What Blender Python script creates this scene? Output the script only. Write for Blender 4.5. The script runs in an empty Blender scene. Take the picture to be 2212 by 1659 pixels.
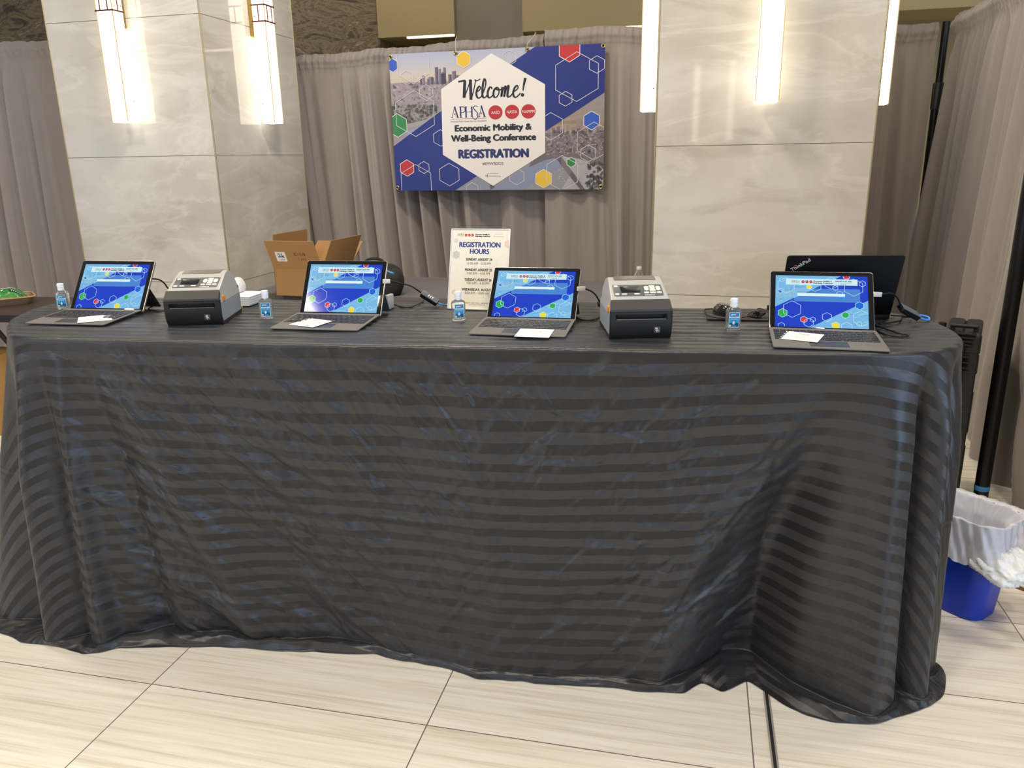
import bpy, bmesh, math, random
import numpy as np
from mathutils import Vector, Matrix, Euler

random.seed(7)
scene = bpy.context.scene
COL = scene.collection
PI = math.pi

# ------------------------------------------------------------------ camera
cam_data = bpy.data.cameras.new('camera')
cam_data.sensor_fit = 'HORIZONTAL'
cam_data.sensor_width = 36.0
cam_data.lens = 1697.5 / 2212 * 36.0
cam_data.clip_start = 0.05
cam_data.clip_end = 100
cam = bpy.data.objects.new('camera', cam_data)
COL.objects.link(cam)
pitch, roll = math.radians(16.035), math.radians(-0.961)
fw = Vector((0, math.cos(pitch), -math.sin(pitch)))
u0 = Vector((0, math.sin(pitch), math.cos(pitch)))
r0 = Vector((1, 0, 0))
r2 = r0 * math.cos(roll) + u0 * math.sin(roll)
u2 = u0 * math.cos(roll) - r0 * math.sin(roll)
Mc = Matrix((r2, u2, -fw)).transposed().to_4x4()
Mc.translation = Vector((0, 0, 1.58))
cam.matrix_world = Mc
scene.camera = cam

# ------------------------------------------------------------------ light
def lin(c):
    return c / 12.92 if c <= 0.04045 else ((c + 0.055) / 1.055) ** 2.4
def H(h):
    h = h.lstrip('#')
    return tuple(lin(int(h[i:i + 2], 16) / 255) for i in (0, 2, 4))

world = bpy.data.worlds.new('hall_ambient')
world.use_nodes = True
scene.world = world
bg = world.node_tree.nodes['Background']
bg.inputs[0].default_value = (0.98, 0.97, 1.0, 1)
bg.inputs[1].default_value = 0.22

def area(name, loc, target, sx, sy, power, color, spread=PI):
    d = bpy.data.lights.new(name, 'AREA')
    d.shape = 'RECTANGLE'
    d.size, d.size_y = sx, sy
    d.energy = power
    d.color = color
    d.spread = spread
    o = bpy.data.objects.new(name, d)
    COL.objects.link(o)
    o.location = loc
    o.rotation_euler = (Vector(target) - Vector(loc)).to_track_quat('-Z', 'Y').to_euler()
    return o
WARM = (1.0, 0.88, 0.70)
for i, (x, y, p) in enumerate([(-3.4, 0.4, 58), (-1.2, 0.2, 66), (1.0, 0.0, 56), (-3.2, 3.4, 45), (-0.6, 4.0, 85), (2.4, 3.0, 40)]):
    area('ceiling_downlight', (x, y, 4.4), (x, y + 0.25, 0), 0.5, 0.5, p * 1.12, WARM)
for u_ in (-6.0, -3.2, 0.6, 4.0):  # unseen lamps added to brighten the far wall
    area('far_downlight', (u_ * 0.968 + 7.9 * 0.25, -u_ * 0.25 + 7.9 * 0.968, 4.9), (u_ * 0.968 + 9.2 * 0.25, -u_ * 0.25 + 9.2 * 0.968, 2.0), 0.6, 0.4, 26, WARM)
area('window_daylight_right', (5.6, -4.2, 2.0), (1.2, 2.2, 0.6), 4.5, 3.4, 330, (0.50, 0.70, 1.0))
area('window_daylight_rear', (-6.5, -3.5, 2.2), (-0.6, 2.4, 0.7), 4.5, 3.0, 170, (0.74, 0.84, 1.0))

vs = scene.view_settings
scene.display_settings.display_device = 'sRGB'
vs.view_transform = 'Standard'
vs.look = 'None'
vs.exposure = 0.0
vs.gamma = 1.0
vs.use_curve_mapping = False

# ------------------------------------------------------------------ materials
MATS = {}
def pset(b, **kw):
    for k, v in kw.items():
        if k in b.inputs:
            b.inputs[k].default_value = v
def mat(name, col=(0.8, 0.8, 0.8), rough=0.5, metal=0.0, spec=0.5, emit=None, estr=1.0, sheen=0.0, trans=0.0, ior=1.45, alpha=1.0, coat=0.0, noise=0.0, nscale=30.0, bump=0.0, bscale=200.0):
    if name in MATS:
        return MATS[name]
    m = bpy.data.materials.new(name)
    m.use_nodes = True
    nt = m.node_tree
    b = nt.nodes['Principled BSDF']
    if isinstance(col, str):
        col = H(col)
    pset(b, **{'Base Color': (*col, 1), 'Roughness': rough, 'Metallic': metal, 'Specular IOR Level': spec, 'Sheen Weight': sheen, 'Transmission Weight': trans, 'IOR': ior, 'Alpha': alpha, 'Coat Weight': coat})
    if emit is not None:
        if isinstance(emit, str):
            emit = H(emit)
        pset(b, **{'Emission Color': (*emit, 1), 'Emission Strength': estr})
    tc = nt.nodes.new('ShaderNodeTexCoord')
    if noise > 0 or bump > 0:
        n = nt.nodes.new('ShaderNodeTexNoise')
        n.inputs['Scale'].default_value = nscale
        n.inputs['Detail'].default_value = 4
        nt.links.new(tc.outputs['Object'], n.inputs['Vector'])
    if noise > 0:
        mx = nt.nodes.new('ShaderNodeMix')
        mx.data_type = 'RGBA'
        mx.inputs[6].default_value = (*[c * (1 - noise) for c in col], 1)
        mx.inputs[7].default_value = (*[min(1, c * (1 + noise)) for c in col], 1)
        nt.links.new(n.outputs['Fac'], mx.inputs[0])
        nt.links.new(mx.outputs[2], b.inputs['Base Color'])
    if bump > 0:
        n2 = nt.nodes.new('ShaderNodeTexNoise')
        n2.inputs['Scale'].default_value = bscale
        n2.inputs['Detail'].default_value = 3
        nt.links.new(tc.outputs['Object'], n2.inputs['Vector'])
        bp = nt.nodes.new('ShaderNodeBump')
        bp.inputs['Strength'].default_value = bump
        bp.inputs['Distance'].default_value = 0.002
        nt.links.new(n2.outputs['Fac'], bp.inputs['Height'])
        nt.links.new(bp.outputs['Normal'], b.inputs['Normal'])
    MATS[name] = m
    return m

class NT:
    """tiny node-tree helper"""
    def __init__(s, name):
        s.m = bpy.data.materials.new(name)
        s.m.use_nodes = True
        s.nt = s.m.node_tree
        s.b = s.nt.nodes['Principled BSDF']
        MATS[name] = s.m
    def n(s, typ, **kw):
        nd = s.nt.nodes.new(typ)
        for k, v in kw.items():
            if isinstance(k, str) and hasattr(nd, k):
                setattr(nd, k, v)
        return nd
    def link(s, a, b):
        s.nt.links.new(a, b)
    def val(s, sock, x):
        if isinstance(x, (int, float)):
            sock.default_value = x
        else:
            s.link(x, sock)
    def math(s, op, a, b=0.0, c=0.0):
        nd = s.nt.nodes.new('ShaderNodeMath')
        nd.operation = op
        for i, x in enumerate((a, b, c)):
            s.val(nd.inputs[i], x)
        return nd.outputs[0]
    def mix(s, fac, a, b):
        nd = s.nt.nodes.new('ShaderNodeMix')
        nd.data_type = 'RGBA'
        s.val(nd.inputs[0], fac)
        for i, x in ((6, a), (7, b)):
            if isinstance(x, tuple):
                nd.inputs[i].default_value = (*x, 1)
            else:
                s.link(x, nd.inputs[i])
        return nd.outputs[2]
    def noise(s, vec, scale, detail=4, rough=0.5, dist=0.0):
        nd = s.nt.nodes.new('ShaderNodeTexNoise')
        nd.inputs['Scale'].default_value = scale
        nd.inputs['Detail'].default_value = detail
        nd.inputs['Roughness'].default_value = rough
        nd.inputs['Distortion'].default_value = dist
        s.link(vec, nd.inputs['Vector'])
        return nd.outputs['Fac']
    def mapping(s, vec, scale=(1, 1, 1), rot=(0, 0, 0), loc=(0, 0, 0)):
        nd = s.nt.nodes.new('ShaderNodeMapping')
        nd.inputs['Scale'].default_value = scale
        nd.inputs['Rotation'].default_value = rot
        nd.inputs['Location'].default_value = loc
        s.link(vec, nd.inputs['Vector'])
        return nd.outputs[0]
    def ramp(s, fac, stops):
        nd = s.nt.nodes.new('ShaderNodeValToRGB')
        el = nd.color_ramp.elements
        while len(el) < len(stops):
            el.new(0.5)
        for e, (p, c) in zip(el, stops):
            e.position = p
            e.color = (*c, 1) if isinstance(c, tuple) else (c, c, c, 1)
        s.link(fac, nd.inputs[0])
        return nd.outputs[0]
    def bump(s, h, strength, dist):
        nd = s.nt.nodes.new('ShaderNodeBump')
        nd.inputs['Strength'].default_value = strength
        nd.inputs['Distance'].default_value = dist
        s.link(h, nd.inputs['Height'])
        s.link(nd.outputs[0], s.b.inputs['Normal'])
    def coords(s, which='Object'):
        t = s.nt.nodes.new('ShaderNodeTexCoord')
        return t.outputs[which]
    def sep(s, vec):
        nd = s.nt.nodes.new('ShaderNodeSeparateXYZ')
        s.link(vec, nd.inputs[0])
        return nd.outputs

def make_floor_mat():
    t = NT('floor_porcelain')
    co = t.coords()
    x, y, z = t.sep(co)
    TU, TV = 0.9145, 0.4525
    fu = t.math('FRACT', t.math('DIVIDE', t.math('ADD', x, 0.697 + 40 * TU), TU))
    fv = t.math('FRACT', t.math('DIVIDE', t.math('ADD', y, -1.811 + 40 * TV), TV))
    du = t.math('MULTIPLY', t.math('MINIMUM', fu, t.math('SUBTRACT', 1.0, fu)), TU)
    dv = t.math('MULTIPLY', t.math('MINIMUM', fv, t.math('SUBTRACT', 1.0, fv)), TV)
    d = t.math('MINIMUM', du, dv)
    grout = t.math('LESS_THAN', d, 0.0019)
    iu = t.math('FLOOR', t.math('DIVIDE', t.math('ADD', x, 0.697 + 40 * TU), TU))
    iv = t.math('FLOOR', t.math('DIVIDE', t.math('ADD', y, -1.811 + 40 * TV), TV))
    cmb = t.n('ShaderNodeCombineXYZ')
    t.link(t.math('ADD', x, t.math('MULTIPLY', iv, 3.7)), cmb.inputs[0])
    t.link(t.math('ADD', y, t.math('MULTIPLY', iu, 1.9)), cmb.inputs[1])
    v = t.mapping(cmb.outputs[0], scale=(1.5, 42, 1), rot=(0, 0, 0.03))
    n1 = t.noise(v, 1.0, 5, 0.6, 0.4)
    n2 = t.noise(t.mapping(cmb.outputs[0], scale=(3.0, 150, 1), rot=(0, 0, 0.03)), 1.0, 3, 0.6, 0.2)
    f = t.math('ADD', t.math('MULTIPLY', n1, 0.65), t.math('MULTIPLY', n2, 0.35))
    base = t.ramp(f, [(0.30, H('c6bba7')), (0.48, H('e6dfd0')), (0.62, H('f1ece1'))])
    c = t.mix(grout, base, H('7b6c66'))
    t.link(c, t.b.inputs['Base Color'])
    pset(t.b, **{'Roughness': 0.38, 'Specular IOR Level': 0.4})
    t.bump(f, 0.05, 0.002)
    return t.m

def make_marble_mat():
    t = NT('column_porcelain')
    geo = t.nt.nodes.new('ShaderNodeNewGeometry')
    co = geo.outputs['Position']
    x, y, z = t.sep(co)
    v = t.mapping(co, scale=(0.9, 0.9, 1.5), rot=(0.25, 0.5, 0.3))
    w = t.noise(v, 1.1, 5, 0.55, 0.5)
    w2 = t.noise(t.mapping(co, scale=(0.55, 0.55, 1.9), rot=(0.1, 0.42, 0.2), loc=(3, 1, 2)), 1.25, 6, 0.60, 0.7)
    base = t.ramp(w, [(0.30, H('b8b2a8')), (0.48, H('c6c2ba')), (0.62, H('cfccc6'))])
    vein = t.ramp(w2, [(0.485, 0.0), (0.515, 1.0), (0.56, 0.0)])
    dark = t.ramp(t.noise(t.mapping(co, scale=(0.7, 0.7, 2.4), rot=(0.0, 0.25, 0.1), loc=(7, 4, 1)), 2.1, 7, 0.6, 0.8), [(0.57, 0.0), (0.70, 1.0)])
    c = t.mix(t.math('MULTIPLY', vein, 0.32), base, H('e2e0da'))
    c = t.mix(t.math('MULTIPLY', dark, 0.40), c, H('a39a8d'))
    seams = None
    for zz in (0.738, 1.633, 2.535):
        s = t.math('LESS_THAN', t.math('ABSOLUTE', t.math('SUBTRACT', z, zz)), 0.0022)
        seams = s if seams is None else t.math('MAXIMUM', seams, s)
    c = t.mix(seams, c, H('77705f'))
    t.link(c, t.b.inputs['Base Color'])
    pset(t.b, **{'Roughness': 0.035, 'Specular IOR Level': 0.75})
    return t.m

def make_granite_mat():
    t = NT('wall_granite')
    co = t.coords()
    v = t.mapping(co, scale=(1.0, 1.0, 2.2), rot=(0, 0.55, 0))
    w = t.noise(v, 1.6, 9, 0.7, 2.2)
    c = t.ramp(w, [(0.28, H('2c251c')), (0.42, H('5c5040')), (0.50, H('8f8168')), (0.56, H('62563f')), (0.68, H('b0a284'))])
    t.link(c, t.b.inputs['Base Color'])
    pset(t.b, **{'Roughness': 0.35})
    return t.m

def make_drape_mat(name, col):
    t = NT(name)
    co = t.coords()
    n = t.noise(co, 6, 4, 0.6)
    c = t.mix(n, tuple(k * 0.93 for k in col), tuple(k * 1.07 for k in col))
    t.link(c, t.b.inputs['Base Color'])
    pset(t.b, **{'Roughness': 0.85, 'Specular IOR Level': 0.25, 'Sheen Weight': 0.35, 'Sheen Roughness': 0.5})
    t.bump(t.noise(co, 260, 2), 0.25, 0.001)
    return t.m

def make_stripe_mat():
    t = NT('satin_stripe_black')
    uv = t.nt.nodes.new('ShaderNodeUVMap')
    uv.uv_map = 'cloth'
    x, y, z = t.sep(uv.outputs[0])
    P = 0.0515
    f = t.math('FRACT', t.math('DIVIDE', t.math('ADD', y, 10 * P + 0.008), P))
    st = t.math('LESS_THAN', f, 0.47)
    # satin against sateen: the same black thread, woven along the bands or across them
    c = t.mix(st, H('212023'), H('1e1d1f'))
    t.link(c, t.b.inputs['Base Color'])
    tan = t.nt.nodes.new('ShaderNodeTangent')
    tan.direction_type = 'UV_MAP'
    tan.uv_map = 'cloth'
    t.link(tan.outputs[0], t.b.inputs['Tangent'])
    t.link(t.math('MULTIPLY', st, 0.25), t.b.inputs['Anisotropic Rotation'])
    t.link(t.math('ADD', t.math('MULTIPLY', st, 0.06), 0.42), t.b.inputs['Roughness'])
    t.link(t.math('SUBTRACT', 0.70, t.math('MULTIPLY', st, 0.24)), t.b.inputs['Specular IOR Level'])
    pset(t.b, **{'Anisotropic': 0.75, 'Sheen Weight': 0.08, 'Sheen Roughness': 0.45})
    v = t.mapping(uv.outputs[0], scale=(1, 1.6, 1), rot=(0, 0, 0.7))
    h = t.math('ADD', t.noise(v, 9, 4, 0.5, 0.5), t.math('MULTIPLY', t.noise(uv.outputs[0], 900, 1), 0.03))
    t.bump(h, 0.34, 0.016)
    return t.m

# ------------------------------------------------------------------ mesh builder
class MB:
    def __init__(s):
        s.v, s.f, s.mi = [], [], []
        s.M = Matrix.Identity(4)
        s.cur = 0
    def at(s, M):
        s.M = M
        return s
    def add(s, verts, faces, mi=None):
        k = len(s.v)
        for p in verts:
            s.v.append(tuple(s.M @ Vector(p)))
        for f in faces:
            s.f.append([k + i for i in f])
            s.mi.append(s.cur if mi is None else mi)
    def box(s, c, d, mi=None, R=None):
        x, y, z = (q / 2 for q in d)
        P = [Vector((sx * x, sy * y, sz * z)) for sz in (-1, 1) for sy in (-1, 1) for sx in (-1, 1)]
        if R is not None:
            P = [R @ p for p in P]
        P = [p + Vector(c) for p in P]
        s.add(P, [(0, 2, 3, 1), (4, 5, 7, 6), (0, 1, 5, 4), (2, 6, 7, 3), (0, 4, 6, 2), (1, 3, 7, 5)], mi)
    def rbox(s, c, d, r=0.01, ch=0.002, n=5, mi=None, axis='z', R=None):
        """box with corners rounded about one axis and soft end edges"""
        perm = {'z': (0, 1, 2), 'y': (0, 2, 1), 'x': (1, 2, 0)}[axis]
        a, b, h = d[perm[0]], d[perm[1]], d[perm[2]]
        r = min(r, a / 2 - 1e-5, b / 2 - 1e-5)
        ch = min(ch, h / 2 - 1e-6, r * 0.95)
        def ring(ins):
            rr = max(r - ins, 1e-5)
            out = []
            for qx, qy, a0 in ((1, 1, 0), (-1, 1, PI / 2), (-1, -1, PI), (1, -1, 1.5 * PI)):
                for i in range(n + 1):
                    t = a0 + PI / 2 * i / n
                    out.append((qx * (a / 2 - r) + rr * math.cos(t), qy * (b / 2 - r) + rr * math.sin(t)))
            return out
        lev = [(ch, -h / 2), (ch * .3, -h / 2 + ch * .3), (0, -h / 2 + ch), (0, h / 2 - ch), (ch * .3, h / 2 - ch * .3), (ch, h / 2)]
        V, F = [], []
        for ins, zz in lev:
            for (p, q) in ring(ins):
                w = [0, 0, 0]
                w[perm[0]], w[perm[1]], w[perm[2]] = p, q, zz
                w = Vector(w)
                if R is not None:
                    w = R @ w
                V.append(w + Vector(c))
        N = 4 * (n + 1)
        fl = axis == 'y'
        for k in range(len(lev) - 1):
            for i in range(N):
                j = (i + 1) % N
                q = (k * N + i, k * N + j, (k + 1) * N + j, (k + 1) * N + i)
                F.append(q[::-1] if fl else q)
        b0 = tuple(range(N))
        t0 = tuple((len(lev) - 1) * N + i for i in range(N))
        F.append(b0 if fl else b0[::-1])
        F.append(t0[::-1] if fl else t0)
        s.add(V, F, mi)
    def lathe(s, prof, n=24, c=(0, 0, 0), mi=None, R=None, sx=1.0, sy=1.0):
        V, F = [], []
        for r, z in prof:
            for i in range(n):
                t = 2 * PI * i / n
                p = Vector((r * math.cos(t) * sx, r * math.sin(t) * sy, z))
                if R is not None:
                    p = R @ p
                V.append(p + Vector(c))
        m = len(prof)
        for k in range(m - 1):
            for i in range(n):
                j = (i + 1) % n
                F.append((k * n + i, k * n + j, (k + 1) * n + j, (k + 1) * n + i))
        F.append(tuple(range(n))[::-1])
        F.append(tuple((m - 1) * n + i for i in range(n)))
        s.add(V, F, mi)
    def tube(s, pts, r, n=8, mi=None, smooth=4):
        P = [Vector(p) for p in pts]
        if smooth > 1 and len(P) > 2:
            Q = []
            for i in range(len(P) - 1):
                p0, p1, p2, p3 = P[max(i - 1, 0)], P[i], P[i + 1], P[min(i + 2, len(P) - 1)]
                for k in range(smooth):
                    t = k / smooth
                    Q.append(0.5 * ((2 * p1) + (p2 - p0) * t + (2 * p0 - 5 * p1 + 4 * p2 - p3) * t * t + (3 * p1 - p0 - 3 * p2 + p3) * t ** 3))
            Q.append(P[-1])
            P = Q
        V, F = [], []
        up = Vector((0, 0, 1))
        for i, p in enumerate(P):
            d = (P[min(i + 1, len(P) - 1)] - P[max(i - 1, 0)]).normalized()
            a = d.cross(up)
            if a.length < 1e-3:
                a = d.cross(Vector((1, 0, 0)))
            a.normalize()
            b = a.cross(d)
            for k in range(n):
                t = 2 * PI * k / n
                V.append(p + a * r * math.cos(t) + b * r * math.sin(t))
        for i in range(len(P) - 1):
            for k in range(n):
                j = (k + 1) % n
                F.append((i * n + k, i * n + j, (i + 1) * n + j, (i + 1) * n + k))
        F.append(tuple(range(n))[::-1])
        F.append(tuple((len(P) - 1) * n + k for k in range(n)))
        s.add(V, F, mi)
    def prism(s, poly, z0, z1, mi=None, plane='xy'):
        """extrude a 2-D outline; plane 'yz' extrudes along x"""
        n = len(poly)
        def P(a, b, c):
            return (a, b, c) if plane == 'xy' else ((c, a, b) if plane == 'yz' else (a, c, b))
        V = [P(a, b, z0) for a, b in poly] + [P(a, b, z1) for a, b in poly]
        F = [tuple(range(n))[::-1], tuple(range(n, 2 * n))]
        for i in range(n):
            j = (i + 1) % n
            F.append((i, j, n + j, n + i))
        if plane == 'xz':
            F = [f[::-1] for f in F]
        s.add(V, F, mi)
    def build(s, name, mats, parent=None, smooth=False, angle=None):
        me = bpy.data.meshes.new(name)
        me.from_pydata(s.v, [], s.f)
        for m in (mats if isinstance(mats, (list, tuple)) else [mats]):
            me.materials.append(m)
        me.polygons.foreach_set('material_index', s.mi)
        me.update()
        if smooth:
            me.polygons.foreach_set('use_smooth', [True] * len(me.polygons))
            me.set_sharp_from_angle(angle=math.radians(angle or 38))
        o = bpy.data.objects.new(name, me)
        COL.objects.link(o)
        if parent is not None:
            o.parent = parent
        return o

def tag(o, label=None, cat=None, group=None, kind=None):
    if label: o['label'] = label
    if cat: o['category'] = cat
    if group: o['group'] = group
    if kind: o['kind'] = kind
    return o
def empty(name, loc, rz=0.0, label=None, cat=None, group=None):
    o = bpy.data.objects.new(name, None)
    o.empty_display_size = 0.05
    COL.objects.link(o)
    o.location = loc
    o.rotation_euler = (0, 0, rz)
    return tag(o, label, cat, group)
def grid_obj(name, P, mats, parent=None, cyclic=False, uv=None, flip=False):
    """P: (rows, cols, 3) array"""
    R, Cn, _ = P.shape
    idx = np.arange(R * Cn).reshape(R, Cn)
    if cyclic:
        idx = np.concatenate([idx, idx[:, :1]], 1)
    q = np.stack([idx[:-1, :-1], idx[:-1, 1:], idx[1:, 1:], idx[1:, :-1]], -1).reshape(-1, 4)
    if flip:
        q = q[:, ::-1]
    me = bpy.data.meshes.new(name)
    me.vertices.add(R * Cn)
    me.vertices.foreach_set('co', P.reshape(-1).astype(np.float32))
    me.loops.add(q.size)
    me.polygons.add(len(q))
    me.loops.foreach_set('vertex_index', q.reshape(-1).astype(np.int32))
    me.polygons.foreach_set('loop_start', (np.arange(len(q)) * 4).astype(np.int32))
    me.polygons.foreach_set('use_smooth', np.ones(len(q), bool))
    me.update(calc_edges=True)
    if uv is not None:
        l = me.uv_layers.new(name='cloth')
        l.data.foreach_set('uv', uv.reshape(-1, 2)[q.reshape(-1)].reshape(-1).astype(np.float32))
    for m in (mats if isinstance(mats, (list, tuple)) else [mats]):
        me.materials.append(m)
    me.validate()
    o = bpy.data.objects.new(name, me)
    COL.objects.link(o)
    if parent is not None:
        o.parent = parent
    return o

# smooth random fields in numpy
RNG = np.random.default_rng(11)
def vnoise(x, y, seed=0):
    r = np.random.default_rng(seed)
    T = r.random((256, 256))
    xi, yi = np.floor(x).astype(int), np.floor(y).astype(int)
    fx, fy = x - xi, y - yi
    fx, fy = fx * fx * (3 - 2 * fx), fy * fy * (3 - 2 * fy)
    g = lambda a, b: T[a % 256, b % 256]
    return (g(xi, yi) * (1 - fx) + g(xi + 1, yi) * fx) * (1 - fy) + (g(xi, yi + 1) * (1 - fx) + g(xi + 1, yi + 1) * fx) * fy - 0.5
def fbm(x, y, seed=0, o=4):
    s, a = 0, 1.0
    for k in range(o):
        s = s + a * vnoise(x * 2 ** k, y * 2 ** k, seed + k)
        a *= 0.5
    return s

# ------------------------------------------------------------------ lettering and flat print
GLY = {}
def text_polys(txt):
    """flat outline mesh of a word in the default font, cached: (verts, faces, bbox)"""
    if txt in GLY:
        return GLY[txt]
    cu = bpy.data.curves.new('t', 'FONT')
    cu.body = txt
    cu.size = 1.0
    cu.resolution_u = 3
    ob = bpy.data.objects.new('t', cu)
    COL.objects.link(ob)
    dg = bpy.context.evaluated_depsgraph_get()
    ev = ob.evaluated_get(dg)
    me = ev.to_mesh()
    V = [(v.co.x, v.co.y) for v in me.vertices]
    F = [tuple(p.vertices) for p in me.polygons]
    ev.to_mesh_clear()
    bpy.data.objects.remove(ob)
    bpy.data.curves.remove(cu)
    xs = [v[0] for v in V] or [0]
    GLY[txt] = (V, F, (min(xs), max(xs)))
    return GLY[txt]

def clip_poly(poly, x0, y0, x1, y1):
    def cl(P, ins, inter):
        out = []
        for i in range(len(P)):
            a, b = P[i - 1], P[i]
            if ins(b):
                if not ins(a): out.append(inter(a, b))
                out.append(b)
            elif ins(a):
                out.append(inter(a, b))
        return out
    def ix(x): return lambda a, b: (x, a[1] + (b[1] - a[1]) * (x - a[0]) / (b[0] - a[0]))
    def iy(y): return lambda a, b: (a[0] + (b[0] - a[0]) * (y - a[1]) / (b[1] - a[1]), y)
    for ins, it in ((lambda p: p[0] >= x0, ix(x0)), (lambda p: p[0] <= x1, ix(x1)), (lambda p: p[1] >= y0, iy(y0)), (lambda p: p[1] <= y1, iy(y1))):
        if not poly: return []
        poly = cl(poly, ins, it)
    return poly

class Art:
    """a flat print: coloured shapes on layers a hair apart, one mesh"""
    def __init__(s, w, h, eps=0.00025):
        s.w, s.h, s.eps = w, h, eps
        s.layer = 0
        s.items = []
    def up(s, k=1):
        s.layer += k
        return s
    def poly(s, P, c, clip=True):
        if clip: P = clip_poly(list(P), 0, 0, s.w, s.h)
        if len(P) > 2:
            s.items.append((P, [tuple(range(len(P)))], c, s.layer))
    def rect(s, x0, y0, x1, y1, c): s.poly([(x0, y0), (x1, y0), (x1, y1), (x0, y1)], c)
    def disc(s, x, y, r, c, n=28, ry=None): s.poly([(x + r * math.cos(2 * PI * i / n), y + (ry or r) * math.sin(2 * PI * i / n)) for i in range(n)], c)
    def hexp(s, x, y, r): return [(x + r * math.sin(PI / 3 * i) , y + r * math.cos(PI / 3 * i)) for i in range(6)][::-1]
    def hex(s, x, y, r, c, sx=1.0): s.poly([(x + (px - x) * sx, py) for px, py in s.hexp(x, y, r)], c)
    def hexline(s, x, y, r, w, c, sx=1.0):
        A = [(x + (px - x) * sx, py) for px, py in s.hexp(x, y, r + w / 2)]
        B = [(x + (px - x) * sx, py) for px, py in s.hexp(x, y, r - w / 2)]
        for i in range(6):
            s.poly([B[i - 1], A[i - 1], A[i], B[i]][::-1], c)
    def text(s, t, x0, x1, yb, cap, c, bold=0.0, ang=None, org=None):
        V, F, (a, b) = text_polys(t)
        if b - a < 1e-6: return
        kx = (x1 - x0) / (b - a)
        ky = cap / 0.729
        for dx, dy in ([(0, 0)] if not bold else [(-bold, 0), (bold, 0), (0, bold * .6), (0, -bold * .6)]):
            s.items.append(([(x0 + (v[0] - a) * kx + dx, yb + v[1] * ky + dy) for v in V], F, c, s.layer + (0.1 * (1 + dx / bold + 0.3 * dy / bold) if bold else 0)))
    def stroke(s, pts, w, c, sm=5, w2=None):
        P = [Vector((p[0], p[1])) for p in pts]
        if len(P) > 2 and sm > 1:
            Q = []
            for i in range(len(P) - 1):
                p0, p1, p2, p3 = P[max(i - 1, 0)], P[i], P[i + 1], P[min(i + 2, len(P) - 1)]
                for k in range(sm):
                    t = k / sm
                    Q.append(0.5 * ((2 * p1) + (p2 - p0) * t + (2 * p0 - 5 * p1 + 4 * p2 - p3) * t * t + (3 * p1 - p0 - 3 * p2 + p3) * t ** 3))
            P = Q + [P[-1]]
        L, R = [], []
        N = len(P)
        for i, p in enumerate(P):
            d = P[min(i + 1, N - 1)] - P[max(i - 1, 0)]
            if d.length < 1e-9: d = Vector((0, 1))
            d.normalize()
            ww = w if w2 is None else w + (w2 - w) * i / max(1, N - 1)
            if w2 is None and sm > 1:      # a brush: heavier when it moves downwards
                ww = w * (0.62 + 0.38 * max(0.0, -d.y))
            nrm = Vector((-d.y, d.x)) * ww / 2
            L.append(tuple(p + nrm)); R.append(tuple(p - nrm))
        V = L + R
        F = [(i, N + i, N + i + 1, i + 1) for i in range(N - 1)]
        s.items.append((V, F, c, s.layer))
    def build(s, name, matfn, parent, M, clipz=None):
        mb = MB()
        mb.at(M)
        cols = []
        for V, F, c, l in s.items:
            if c not in cols: cols.append(c)
            mb.add([(x, y, l * s.eps) for x, y in V], F, cols.index(c))
        return mb.build(name, [matfn(c) for c in cols], parent)

def ink(rough=0.4, spec=0.4, pre='print'):
    return lambda c: mat('%s_%s' % (pre, c), c, rough=rough, spec=spec)
def glow(k=1.0):
    def f(c):
        return mat('screen_%s' % c, (0.01, 0.01, 0.01), rough=0.08, emit=c, estr=k, spec=0.35)
    return f
def frame(o, ex, ey):
    ex, ey = Vector(ex).normalized(), Vector(ey).normalized()
    ez = ex.cross(ey)
    M = Matrix((ex, ey, ez)).transposed().to_4x4()
    M.translation = Vector(o)
    return M

# ------------------------------------------------------------------ the setting
AF = math.radians(13.22)          # the tile grid runs 13 degrees off the view
AC = math.radians(14.5)           # and the columns with it
def UV(u, v, z=0.0):
    return Vector((u * math.cos(AC) + v * math.sin(AC), -u * math.sin(AC) + v * math.cos(AC), z))
FLOOR_M = make_floor_mat()
mb = MB()
mb.box((0, 3, -0.05), (30, 26, 0.1))
fl = mb.build('floor', FLOOR_M)
fl.rotation_euler = (0, 0, -AF)
tag(fl, 'pale striated floor tiles with thin dark grout lines', 'floor', kind='structure')
GRAY_METAL = mat('joint_aluminium', '#a39d96', rough=0.4, metal=0.1)
BLACK_RUB = mat('joint_rubber', '#2b2526', rough=0.7)
mb = MB()
mb.box((0.266, 1.0, 0.0005), (0.005, 9, 0.003), 0)
mb.box((0.280, 1.0, 0.0005), (0.005, 9, 0.003), 0)
mb.box((0.273, 1.0, 0.0002), (0.009, 9, 0.002), 1)
o = mb.build('trim_1', [GRAY_METAL, BLACK_RUB])
o.rotation_euler = (0, 0, -AF)
tag(o, 'metal expansion joint strip running across the floor tiles', 'floor trim', kind='structure')
mb = MB()
a, b = Vector((1.74, 2.82, 0)), Vector((2.9, 1.18, 0))
mb.box((0, 0, 0.002), ((b - a).length, 0.022, 0.004))
o = mb.build('trim_2', mat('trim_brown', '#6b5348', rough=0.5))
o.location = (a + b) / 2
o.rotation_euler = (0, 0, math.atan2(b.y - a.y, b.x - a.x))
tag(o, 'narrow brown strip set in the floor beside the blue bin', 'floor trim', kind='structure')

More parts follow.
